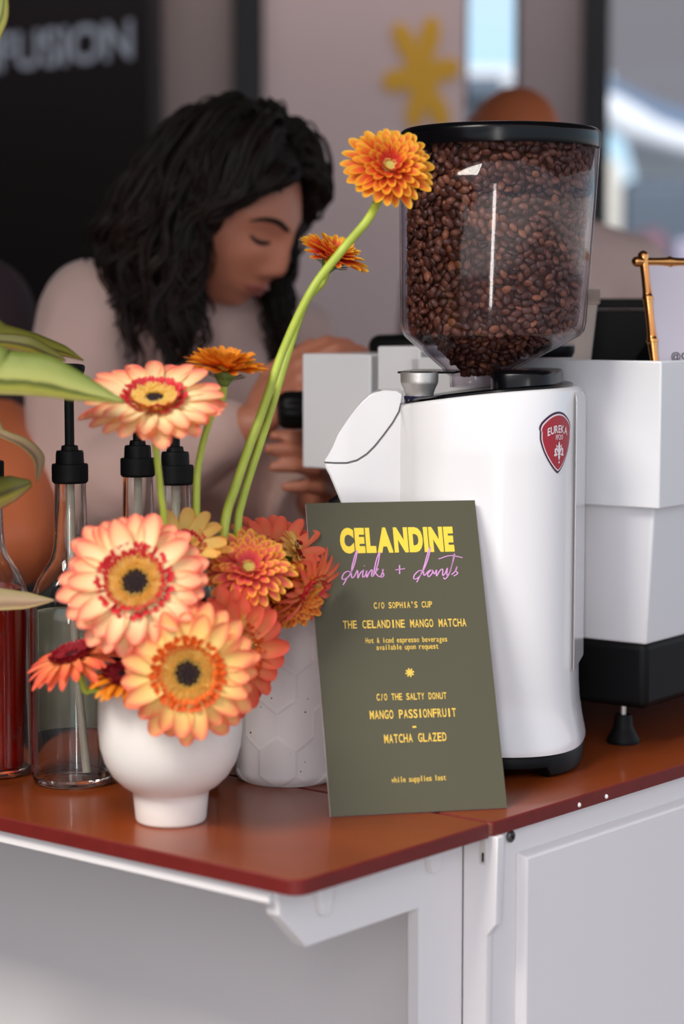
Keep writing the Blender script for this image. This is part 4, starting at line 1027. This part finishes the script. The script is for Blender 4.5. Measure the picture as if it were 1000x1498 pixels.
gerbera('dark red double gerbera with yellow edges under the pink-red one', at(426, 872, 1.768), (.25, -.90, -.20), 52*.0006, 'double', [at(425, 880, 1.83), inH(.0, -.01)], P_DARK, seed=12, eye=EYE_GREEN, pitch=.25, curl=.35)
gerbera('thin-petalled coral gerbera drooping over the menu card edge', at(450, 862, 1.768), (.74, -.42, -.48), 66*.0006, 'single', [at(430, 862, 1.83), inH(.01, -.01)], P_CORAL, seed=13, pitch=.45, curl=.75, n=20, wf=.62)
gerbera('yellow-orange gerbera seen from behind, over the large peach bloom', at(268, 802, 1.725), (.05, -.5, .85), 72*MM, 'single', [at(262, 860, 1.74), inV(.0, .02)], P_YELLOW, seed=14, pitch=.45, curl=.1, n=14, wf=1.35)
gerbera('yellow half-hidden gerbera turned away between coral petals and the vase front bloom', at(350, 935, 1.715), (-.25, -.1, .95), 62*MM, 'single', [inV(.02, .02, 1.11), inV(.02, .02)], P_YELLOW, P_RINGORANGE, seed=15, pitch=1.0, curl=.1, n=16, wf=1.0)
gerbera('yellow-orange gerbera behind the menu card side of the bunch', at(438, 812, 1.815), (.70, -.2, .42), 44*.0006, 'single', [at(432, 862, 1.84), inH(.012, .0)], P_YELLOW, P_RINGDARK, seed=16, pitch=.35, curl=.45, n=18, wf=1.1)

# ------------------------------------------------------------------ plant with broad leaves at the cart's end
LEAF = ramp_mat('striped leaf', [(0, (100, 118, 50)), (.3, (150, 160, 82)), (.5, (176, 178, 104)), (.62, (80, 92, 44)), (.78, (160, 160, 74)), (1, (140, 128, 66))], trans=.25, noise_amt=.05)
LEAF_DARK = ramp_mat('olive leaf', [(0, (76, 74, 26)), (.35, (104, 102, 34)), (.5, (56, 48, 20)), (.7, (126, 118, 44)), (1, (104, 60, 40))], trans=.2, noise_amt=.06)
LEAF_PINK = ramp_mat('pinkish leaf', [(0, (150, 140, 90)), (.4, (176, 150, 120)), (.7, (150, 120, 100)), (1, (190, 168, 110))], trans=.25, noise_amt=.08)
PL = V((-.41, 1.735, ZT))
plant = thing('broadleaf_plant', PL, 'potted plant with long striped leaves at the cart end by the red bottle', 'plant')
mb = MB(); mb.lathe([(.035, 0), (.05, .10), (.052, .105), (.047, .105), (.045, .09), (.005, .09)], PL, 32); build('pot', mb, CERAMIC, plant)
mb = MB(); st_top = PL+V((.01, 0, .50)); mb.tube(spline([PL+V((0, 0, .085)), PL+V((.0, .0, .25)), st_top], 8), .006, 10); build('stem', mb, GREEN_CALYX, plant)
def leaf(pts, wds, up, m, fold=.25, name='leaf'):
    P = spline(pts, 8); W2 = interp(wds, len(P)); mb = MB(); vs = []; ts = []; fs = []; nw = 8; n = len(P)
    ups = up if isinstance(up, list) else [up, up]
    for j, p in enumerate(P):
        T = (P[min(j+1, n-1)]-P[max(j-1, 0)]).normalized(); u_ = interp([V(x) for x in ups], n)[j]; B = T.cross(u_).normalized(); N = B.cross(T).normalized()
        for i in range(nw+1):
            s = 2*i/nw-1; vs.append(p+B*s*W2[j]+N*(abs(s)*fold*W2[j])); ts.append(max(0.001, .5+.5*s*.95))
    for j in range(n-1):
        for i in range(nw): a = j*(nw+1)+i; fs.append((a, a+1, a+nw+2, a+nw+1))
    mb.add(vs, fs, ts); o = build(name, mb, m, plant, angle=180); sm = o.modifiers.new('blade', 'SOLIDIFY'); sm.thickness = .0005; return o
leaf([PL+V((.0, 0, .27)), at(-60, 545, 1.66), at(0, 551, 1.65), at(60, 556, 1.645), at(120, 572, 1.64), at(182, 588, 1.635)], [.006, .020, .0240, .0225, .0135, .0008], (0, -.72, .7), LEAF)
leaf([PL+V((.005, 0, .33)), at(-60, 480, 1.76), at(0, 492, 1.755), at(50, 505, 1.75), at(90, 515, 1.75), at(122, 527, 1.75)], [.006, .013, .0135, .0125, .008, .0006], (0, -.55, .83), LEAF_DARK)
leaf([PL+V((.0, -.01, .34)), at(-50, 500, 1.74), at(0, 500, 1.735), at(40, 506, 1.73), at(75, 520, 1.73), at(96, 527, 1.73)], [.006, .008, .008, .009, .006, .0005], (0, -.8, .6), LEAF_DARK)
leaf([PL+V((.0, .0, .24)), at(-40, 610, 1.74), at(0, 634, 1.735), at(35, 650, 1.73), at(55, 672, 1.73), at(54, 705, 1.73)], [.004, .006, .0055, .0065, .0075, .0008], [(0, -.4, .9), (.9, -.5, .1)], LEAF_PINK)
leaf([PL+V((.0, .0, .20)), at(-50, 735, 1.72), at(-10, 727, 1.715), at(20, 716, 1.71), at(46, 707, 1.71)], [.005, .016, .0165, .012, .003], (.1, -.85, .5), LEAF_DARK)
leaf([PL+V((.0, .0, .12)), at(-60, 880, 1.74), at(-10, 879, 1.73), at(40, 880, 1.72), at(80, 878, 1.715)], [.005, .012, .0115, .008, .0006], (0, -.8, .6), LEAF_PINK)
leaf([st_top-V((0, 0, .005)), at(-50, 120, 1.74), at(-20, 60, 1.74), at(0, 20, 1.74), at(6, -40, 1.74)], [.005, .012, .012, .008, .001], (0, -.9, .3), LEAF)

# ------------------------------------------------------------------ people
def remesh(o, vox, smooth=4, fac=.5):
    r = o.modifiers.new('one skin', 'REMESH'); r.mode = 'VOXEL'; r.voxel_size = vox; r.use_smooth_shade = True
    s = o.modifiers.new('soften', 'SMOOTH'); s.iterations = smooth; s.factor = fac
def limb(mb, pts, rad, n=16, k=6):
    P = spline(pts, k); mb.tube(P, interp(rad, len(P)), n, round_ends=True)
def head_mesh(mb, H, scale=1.0, female=True):
    """a head with brow, sockets, nose, lips, chin and ears; H maps head space (x right, y forward, z up) to the place"""
    nu, nv = 96, 72; vs = []; fs = []
    g = lambda x, z, cx, cz, sx, sz: math.exp(-((x-cx)/sx)**2-((z-cz)/sz)**2)
    for j in range(nv+1):
        ph = max(-PI/2+.012, min(PI/2-.012, PI*j/nv-PI/2))
        for i in range(nu):
            a = 2*PI*i/nu; dx, dy, dz = math.cos(ph)*math.sin(a), math.cos(ph)*math.cos(a), math.sin(ph)
            x, y, z = .0745*dx, .096*dy-.004, .112*dz
            if dz < 0:                                   # jaw
                f = -dz; x *= 1-.30*f**1.6; 
                if dy > 0: y = y*(1-.10*f)+.030*f**1.5*dy**.3*(1 if f < .99 else 1)
                else: y = y*(1-.40*f)
            fr = max(0, dy)**.5 if dy > 0 else 0
            if dy > 0:
                if z > 0.02: y -= .006*((z-.02)/.09)
                y = y*(1-.0) - .004*abs(dx)**3
                bump = .006*g(x, z, 0, .022, .05, .012)
                bump -= .012*(g(x, z, .031, .003, .017, .013)+g(x, z, -.031, .003, .017, .013))
                bump += .006*(g(x, z, .031, .002, .011, .007)+g(x, z, -.031, .002, .011, .007))
                bump += .005*(g(x, z, .046, -.025, .02, .018)+g(x, z, -.046, -.025, .02, .018))
                for t in range(9):
                    q = t/8; bump += (.004+.0055*q**1.2)*g(x, z, 0, .012-.050*q, .0075+.003*q, .009)
                bump += .007*(g(x, z, .012, -.040, .007, .007)+g(x, z, -.012, -.040, .007, .007))
                bump += .0075*g(x, z, 0, -.061, .020, .0055)+.0070*g(x, z, 0, -.071, .017, .006)-.004*g(x, z, 0, -.0655, .02, .0025)
                bump -= .004*g(x, z, 0, -.082, .02, .007); bump += .010*g(x, z, 0, -.099, .02, .014)
                y += bump*fr
            vs.append(H @ V((x*scale, y*scale, z*scale)))
    for j in range(nv):
        for i in range(nu): fs.append((j*nu+i, j*nu+(i+1) % nu, (j+1)*nu+(i+1) % nu, (j+1)*nu+i))
    fs += [tuple(range(nu-1, -1, -1)), tuple(nv*nu+i for i in range(nu))]
    mb.add(vs, fs)
    for s in (-1, 1):                                    # ears
        R = H.to_3x3(); mb.ball(H @ V((s*.077*scale, -.012*scale, -.012*scale)), (.009*scale, .018*scale, .031*scale), R, 14, 10)
def hand(mb, wrist, fwd, back, side, curl=1.0, s=1.0):
    """palm and five unequal bent fingers: fwd = wrist to knuckles, back = out of the back of the hand, side = towards the thumb"""
    fwd = V(fwd).normalized(); back = V(back); back = (back-fwd*back.dot(fwd)).normalized(); sd = fwd.cross(back); sd = sd if sd.dot(V(side)) > 0 else -sd
    for q, (off, ln) in enumerate(((.028, .088), (.0095, .092), (-.0095, .088), (-.027, .080))):
        k = wrist+fwd*ln*s+sd*off*s; limb(mb, [wrist+sd*off*.55*s, k], [.0125*s, .0115*s], 12, 4)
        L = (.042, .047, .044, .034)[q]*s; d = fwd; p = k; pts = [p]; ang = 0
        for seg, ln2 in enumerate((L, L*.66, L*.52)):
            ang += curl*(.55, .75, .5)[seg]; d = fwd*math.cos(ang)-back*math.sin(ang); p = p+d*ln2; pts.append(p)
        mb.tube(pts, [.0098*s, .0088*s, .0080*s, .0068*s], 12, round_ends=True)
    t0 = wrist+fwd*.022*s+sd*.024*s; d1 = (fwd*.75+sd*.75-back*.25*curl).normalized(); d2 = (fwd*.95+sd*.15-back*.45*curl).normalized()
    mb.tube([t0, t0+d1*.038*s, t0+d1*.038*s+d2*.032*s, t0+d1*.038*s+d2*.056*s], [.0125*s, .0108*s, .0095*s, .0075*s], 12, round_ends=True)

# --- the barista
HC = at(335, 306, 2.56)
fy, fpitch, froll = math.radians(57), math.radians(28), math.radians(2)
Fw = V((math.sin(fy)*math.cos(fpitch), -math.cos(fy)*math.cos(fpitch), -math.sin(fpitch))); Rt = Fw.cross(V((0, 0, 1))).normalized(); Up = Rt.cross(Fw).normalized()
Hm = Matrix((( Rt.x, Fw.x, Up.x, HC.x), (Rt.y, Fw.y, Up.y, HC.y), (Rt.z, Fw.z, Up.z, HC.z), (0, 0, 0, 1)))
wx = at(300, 640, 2.66)
woman = thing('person', (wx.x, wx.y, 0), 'woman with dark wavy hair in a cream top bent over the espresso machine', 'person')
shR, shL = at(135, 455, 2.56), at(432, 500, 2.76); nb_ = at(300, 452, 2.66); chest = at(290, 560, 2.66); hip = at(275, 830, 2.70); hip.z = 1.0
elR, wrR = at(120, 712, 2.47), at(368, 622, 2.36); elL, wrL = at(455, 760, 2.62), at(470, 722, 2.44)
hR = at(425, 560, 2.335)
B = MB(); head_mesh(B, Hm, 1.02)
limb(B, [Hm @ V((0, -.035, -.05)), Hm @ V((0, -.045, -.10)), nb_, nb_-V((0, 0, .06))], [.052, .050, .056, .06])
limb(B, [nb_-V((0, 0, .04)), chest, chest.lerp(hip, .55), hip], [.075, .105, .10, .12], 20)
limb(B, [shR, shR.lerp(shL, .5)-V((0, 0, .01)), shL], [.05, .075, .05])
limb(B, [shR, elR.lerp(shR, .45), elR], [.048, .043, .036]); limb(B, [elR, elR.lerp(wrR, .4), wrR], [.037, .036, .025])
limb(B, [shL, elL], [.046, .036]); limb(B, [elL, wrL], [.036, .026])
for s in (-1, 1):
    hp = V((hip.x+s*.08, hip.y, .95)); limb(B, [hp, V((hp.x, hp.y-.01, .5)), V((hp.x, hp.y+.02, .08))], [.085, .058, .04])
    limb(B, [V((hp.x, hp.y+.03, .045)), V((hp.x, hp.y-.15, .035))], [.04, .03])
hand(B, wrR, hR-wrR, V((-.35, -.65, .6)), V((.1, -.2, .9)), .95)
hand(B, wrL, at(482, 690, 2.36)-wrL, V((.4, -.7, .3)), V((-.5, 0, .6)), .9)
skin = build('body', B, SKIN, woman); remesh(skin, .0042, 3)
# face details
def onface(x, z, d=0):
    best = None
    y = .11
    return Hm @ V((x*1.02, y, z*1.02))
bv = [v for v in B.v[:73*96]]
Hi = Hm.inverted()
loc_ = [Hi @ v for v in bv]
def face_pt(x, z, d=.001):
    c = [p for p in loc_ if p.y > .02]; p = min(c, key=lambda p: (p.x-x)**2+(p.z-z)**2); return Hm @ V((x, p.y+d, z))
for s in (-1, 1):
    mb = MB(); pts = [face_pt(s*x, z, .000) for x, z in ((.012, .020), (.024, .0255), (.038, .0245), (.049, .016))]; mb.tube(spline(pts, 4), interp([.0030, .0036, .0028, .0012], 13), 8, round_ends=True); part_label(build('eyebrow', mb, HAIR, woman), 'dark eyebrow')
    mb = MB(); pts = [face_pt(s*x, z, -.0005) for x, z in ((.019, -.003), (.026, -.0055), (.034, -.006), (.042, -.002))]; mb.tube(spline(pts, 4), interp([.0018, .0030, .0032, .0020], 13), 8, round_ends=True); part_label(build('eyelashes', mb, HAIR, woman), 'dark lowered eyelashes')
mb = MB(); mb.tube(spline([face_pt(x, z, -.0010) for x, z in ((-.022, -.0655), (-.011, -.062), (0, -.0625), (.011, -.062), (.022, -.0655))], 4), interp([.001, .0034, .0034, .0034, .001], 17), 8, round_ends=True)
mb.tube(spline([face_pt(x, z, -.0012) for x, z in ((-.020, -.067), (-.010, -.0705), (0, -.0715), (.010, -.0705), (.020, -.067))], 4), interp([.001, .0036, .0042, .0036, .001], 17), 8, round_ends=True); build('lips', mb, LIPS, woman)
# cream top with long sleeves, dark trousers
T = MB()
limb(T, [nb_-V((0, 0, .005)), nb_-V((0, 0, .05)), chest, chest.lerp(hip, .5), hip], [.064, .088, .122, .122, .135], 24)
limb(T, [shR-V((0, 0, .003)), shR.lerp(shL, .3), shR.lerp(shL, .5), shR.lerp(shL, .7), shL], [.064, .080, .088, .080, .062], 20)
limb(T, [shR, shR.lerp(elR, .5)+V((-.012, 0, 0)), elR], [.066, .068, .062], 20)
cuff = elR.lerp(wrR, .86)
limb(T, [elR, elR.lerp(cuff, .5)+V((0, 0, -.012)), cuff], [.062, .062, .040], 20)
limb(T, [shL, elL], [.062, .052]); limb(T, [elL, elL.lerp(wrL, .6)], [.052, .04])
top_ = build('long_sleeved_top', T, TOP_CREAM, woman); remesh(top_, .0075, 6)
dsp = bpy.data.textures.new('folds', 'CLOUDS'); dsp.noise_scale = .09; dm = top_.modifiers.new('cloth folds', 'DISPLACE'); dm.texture = dsp; dm.strength = .016; dm.mid_level = .5; dm.texture_coords = 'GLOBAL'
mb = MB()
for s in (-1, 1):
    hp = V((hip.x+s*.08, hip.y, .97)); limb(mb, [hp, V((hp.x, hp.y-.01, .5)), V((hp.x, hp.y+.02, .1))], [.105, .08, .065])
tr_ = build('trousers', mb, TROUSERS, woman); remesh(tr_, .012, 3)
for s in (-1, 1):
    mb = MB(); limb(mb, [V((hip.x+s*.08, hip.y+.03, .052)), V((hip.x+s*.08, hip.y-.16, .045))], [.052, .044]); build('shoe', mb, BLACK, woman)
# hair: a close cap and many wavy locks falling by their own weight
hr = random.Random(11); hm = MB()
Rs = V((.079, .101, .118))
def skull(p): return math.sqrt((p.x/Rs.x)**2+(p.y/Rs.y)**2+(p.z/Rs.z)**2)
vs = []; fs = []; nu, nv = 96, 64
keep = {}
for j in range(nv+1):
    for i in range(nu):
        ph = PI/2-PI*.80*j/nv; a = 2*PI*i/nu; d = V((math.cos(ph)*math.sin(a), math.cos(ph)*math.cos(a), math.sin(ph)))
        p = V((d.x*Rs.x, d.y*Rs.y-.004, d.z*Rs.z)); vs.append(Hm @ (p*1.03))
        # bare face: in front, below the hair line
        keep[j*nu+i] = not (p.z < .092 and p.y > .022+.71*max(p.z, 0)) and not (p.y > -.03 and p.z < 0)
for j in range(nv):
    for i in range(nu):
        f = (j*nu+i, j*nu+(i+1) % nu, (j+1)*nu+(i+1) % nu, (j+1)*nu+i)
        if all(keep[q] for q in f): fs.append(f)
hm.add(vs, fs); capn = len(hm.v)
grav = Hi.to_3x3() @ V((0, 0, -1)); 
def face_limit(side, z):
    """how far forward hair may lie at that height of the head"""
    base_y = .026 if side > 0 else .032
    if z > .092: return .13
    return base_y+(.71*z if z > 0 else -.50*z)
def lock(root, side, length, lay, flare, wave, back):
    p = V(root); pts = [p.copy()]; step = .010; n = int(length/step); ph = hr.uniform(0, 6); ph2 = hr.uniform(0, 6); fq = hr.uniform(2.6, 4.2)
    d = V((side*.6, -.45, .05)).normalized()
    for i in range(n):
        t = i/n
        want = (grav+V((side*flare*max(0, 1-1.5*t), -back*(1-t), 0))).normalized()
        d = (d*.6+want*.4).normalized(); q = p+d*step
        k = skull(q)
        if k < 1.05+lay: q = q*((1.05+lay)/k)
        fl_ = face_limit(side, q.z)
        if q.y > fl_: q.y = lerp(q.y, fl_, .75)
        d = (q-p).normalized(); p = q; pts.append(p.copy())
    out = []
    for i, q in enumerate(pts):
        t = i/len(pts); am = wave*min(1, max(0, (t-.2))*2.4)
        out.append(q+V((math.cos(ph+fq*t*2*PI)*am, math.sin(ph2+fq*t*2*PI)*am, 0)))
    return out
for side in (-1, 1):
    for i in range(95 if side > 0 else 70):
        u = hr.random(); yy = lerp(.074, -.096, u)
        x0 = side*abs(hr.gauss(.004, .02)) if hr.random() < .55 else side*hr.uniform(.02, .072)
        x0 = max(-.074, min(.074, x0)); r2 = 1-(x0/Rs.x)**2-(yy/Rs.y)**2
        if r2 <= 0.02: continue
        z0_ = Rs.z*math.sqrt(r2)
        ln = hr.uniform(.24, .34)
        pts = lock((x0*1.03, yy*1.03, z0_*1.03), side, ln, hr.uniform(0, .13), hr.uniform(.1, .5) if side > 0 else hr.uniform(0, .2), hr.uniform(.008, .015), lerp(.12, .55, u))
        n_s = 11; spread = hr.uniform(.006, .010)
        for k2 in range(n_s):
            o1 = V((hr.gauss(0, 1), hr.gauss(0, 1), hr.gauss(0, .5)))*spread*.55; o2 = V((hr.gauss(0, 1), hr.gauss(0, 1), hr.gauss(0, .6)))*spread
            rr = hr.uniform(.0016, .0030); m_ = len(pts); cut = int(m_*hr.uniform(.86, 1))
            pp = [q+o1.lerp(o2, j/m_) for j, q in enumerate(pts[:cut])]
            rad = [rr*min(1, .6+2*t)*(1-t**5*.8) for t in [k_/(len(pp)-1) for k_ in range(len(pp))]]
            hm.tube([Hm @ q for q in pp], rad, 5)
hm.t = [0]*len(hm.v)
hair = build('hair', hm, HAIR, woman, angle=180)

# --- the man behind the hopper
hm2 = at(748, 230, 3.3); mw = thing('person', (hm2.x+.06, 3.3, 0), 'bald person in a pale tee shirt mostly hidden by the hopper', 'person')
fy2 = math.radians(35); F2 = V((math.sin(fy2)*.85, -math.cos(fy2)*.85, -.5)).normalized(); R2 = F2.cross(V((0, 0, 1))).normalized(); U2 = R2.cross(F2)
H2 = Matrix(((R2.x, F2.x, U2.x, hm2.x), (R2.y, F2.y, U2.y, hm2.y), (R2.z, F2.z, U2.z, hm2.z), (0, 0, 0, 1)))
B = MB(); head_mesh(B, H2, 1.0)
nk = at(800, 345, 3.36); s1 = at(648, 425, 3.32); s2 = at(918, 405, 3.36); hp2 = V((nk.x-.02, 3.38, .98))
limb(B, [H2 @ V((0, -.03, -.05)), nk], [.058, .065]); limb(B, [nk-V((0, 0, .05)), nk-V((0, 0, .3)), hp2], [.09, .12, .13]); limb(B, [s1, nk-V((0, 0, .06)), s2], [.055, .08, .055])
for s_, e_, w_2 in ((s1, V((s1.x-.03, 3.26, 1.12)), V((s1.x+.08, 3.11, 1.08))), (s2, V((s2.x+.05, 3.31, 1.1)), V((s2.x-.02, 3.11, 1.06)))):
    limb(B, [s_, e_], [.05, .04]); limb(B, [e_, w_2], [.04, .028]); hand(B, w_2, V((.05, -.1, -.02)), V((0, 0, 1)), V((1, 0, 0)), .6)
for s in (-1, 1):
    limb(B, [V((hp2.x+s*.09, 3.38, .95)), V((hp2.x+s*.09, 3.36, .5)), V((hp2.x+s*.09, 3.40, .08))], [.09, .06, .042]); limb(B, [V((hp2.x+s*.09, 3.42, .045)), V((hp2.x+s*.09, 3.23, .035))], [.042, .032])
bd = build('body', B, SKIN_DARK, mw); remesh(bd, .006, 3)
T = MB(); limb(T, [nk-V((0, 0, .035)), nk-V((0, 0, .1)), nk-V((0, 0, .3)), hp2], [.085, .115, .15, .155], 24); limb(T, [s1, nk-V((0, 0, .055)), s2], [.072, .095, .072], 20)
limb(T, [s1, V((s1.x-.02, 3.28, s1.z-.17))], [.07, .066]); limb(T, [s2, V((s2.x+.03, 3.32, s2.z-.17))], [.07, .066])
tp = build('tee_shirt', T, SHIRT_PINK, mw); remesh(tp, .01, 6)
mb = MB()
for s in (-1, 1): limb(mb, [V((hp2.x+s*.09, 3.38, .95)), V((hp2.x+s*.09, 3.36, .5)), V((hp2.x+s*.09, 3.40, .1))], [.11, .085, .07])
tq = build('trousers', mb, TROUSERS, mw); remesh(tq, .012, 3)
for s in (-1, 1):
    mb = MB(); limb(mb, [V((hp2.x+s*.09, 3.42, .052)), V((hp2.x+s*.09, 3.21, .046))], [.053, .045]); build('shoe', mb, BLACK, mw)

# --- the person at the edge of the picture, arm bare
px_ = at(-45, 470, 2.78); pw = thing('person', (px_.x-.1, 2.85, 0), 'person in a dark plum shirt with a bare arm behind the red bottle', 'person')
H3c = at(-150, 215, 2.85); F3 = V((.8, -.5, -.3)).normalized(); R3 = F3.cross(V((0, 0, 1))).normalized(); U3 = R3.cross(F3)
H3 = Matrix(((R3.x, F3.x, U3.x, H3c.x), (R3.y, F3.y, U3.y, H3c.y), (R3.z, F3.z, U3.z, H3c.z), (0, 0, 0, 1)))
nk3 = at(-150, 350, 2.88); s3 = at(-28, 455, 2.78); s4 = at(-300, 440, 2.95); hp3 = V((nk3.x, 2.9, .98)); e3 = at(28, 800, 2.50); a3 = at(5, 668, 2.58); w3 = at(10, 905, 2.36)
e3 = at(24, 790, 2.40); w3 = V((e3.x-.16, 2.28, e3.z-.02))
B = MB(); head_mesh(B, H3, 1.0); limb(B, [H3 @ V((0, -.03, -.05)), nk3], [.055, .06]); limb(B, [nk3-V((0, 0, .06)), nk3-V((0, 0, .3)), hp3], [.09, .12, .13]); limb(B, [s3, nk3-V((0, 0, .06)), s4], [.055, .08, .055])
limb(B, [s3, a3.lerp(s3, .3), at(14, 700, 2.47), e3], [.055, .056, .058, .056]); limb(B, [e3, e3.lerp(w3, .4), w3], [.056, .045, .03]); hand(B, w3, w3-e3, V((0, 0, 1)), V((0, -1, 0)), .6)
e4 = V((s4.x-.04, 2.85, 1.12)); w4 = V((s4.x+.06, 2.62, 1.08)); limb(B, [s4, e4], [.05, .04]); limb(B, [e4, w4], [.04, .028]); hand(B, w4, w4-e4, V((0, 0, 1)), V((1, 0, 0)), .6)
for s in (-1, 1):
    limb(B, [V((hp3.x+s*.09, 2.9, .95)), V((hp3.x+s*.09, 2.88, .5)), V((hp3.x+s*.09, 2.92, .08))], [.09, .06, .042]); limb(B, [V((hp3.x+s*.09, 2.94, .045)), V((hp3.x+s*.09, 2.75, .035))], [.042, .032])
bd = build('body', B, SKIN_DARK, pw); remesh(bd, .006, 3)
T = MB(); limb(T, [nk3-V((0, 0, .04)), nk3-V((0, 0, .1)), nk3-V((0, 0, .3)), hp3], [.085, .12, .155, .155], 24); limb(T, [s3, nk3-V((0, 0, .06)), s4], [.072, .095, .07], 20); limb(T, [s3, a3.lerp(s3, .3), at(8, 662, 2.565)], [.074, .070, .066], 20); limb(T, [s4, s4.lerp(e4, .5)], [.07, .066])
tp = build('shirt', T, SHIRT_DARK, pw); remesh(tp, .01, 6)
mb = MB()
for s in (-1, 1): limb(mb, [V((hp3.x+s*.09, 2.9, .95)), V((hp3.x+s*.09, 2.88, .5)), V((hp3.x+s*.09, 2.92, .1))], [.11, .085, .07])
tq = build('trousers', mb, TROUSERS, pw); remesh(tq, .012, 3)
for s in (-1, 1):
    mb = MB(); limb(mb, [V((hp3.x+s*.09, 2.94, .052)), V((hp3.x+s*.09, 2.73, .046))], [.053, .045]); build('shoe', mb, BLACK, pw)
mb = MB(); hv_ = []
for j in range(18):
    for i in range(32):
        ph = PI/2-PI*.62*j/17; a = 2*PI*i/32; d = V((math.cos(ph)*math.sin(a), math.cos(ph)*math.cos(a), math.sin(ph))); hv_.append(H3 @ V((d.x*.080, d.y*.101-.008, d.z*.119+.003)))
fs = [(j*32+i, j*32+(i+1) % 32, (j+1)*32+(i+1) % 32, (j+1)*32+i) for j in range(17) for i in range(32) if not (j > 8 and (i < 7 or i > 25))]
mb.add(hv_, fs); build('hair', mb, HAIR, pw, angle=180)
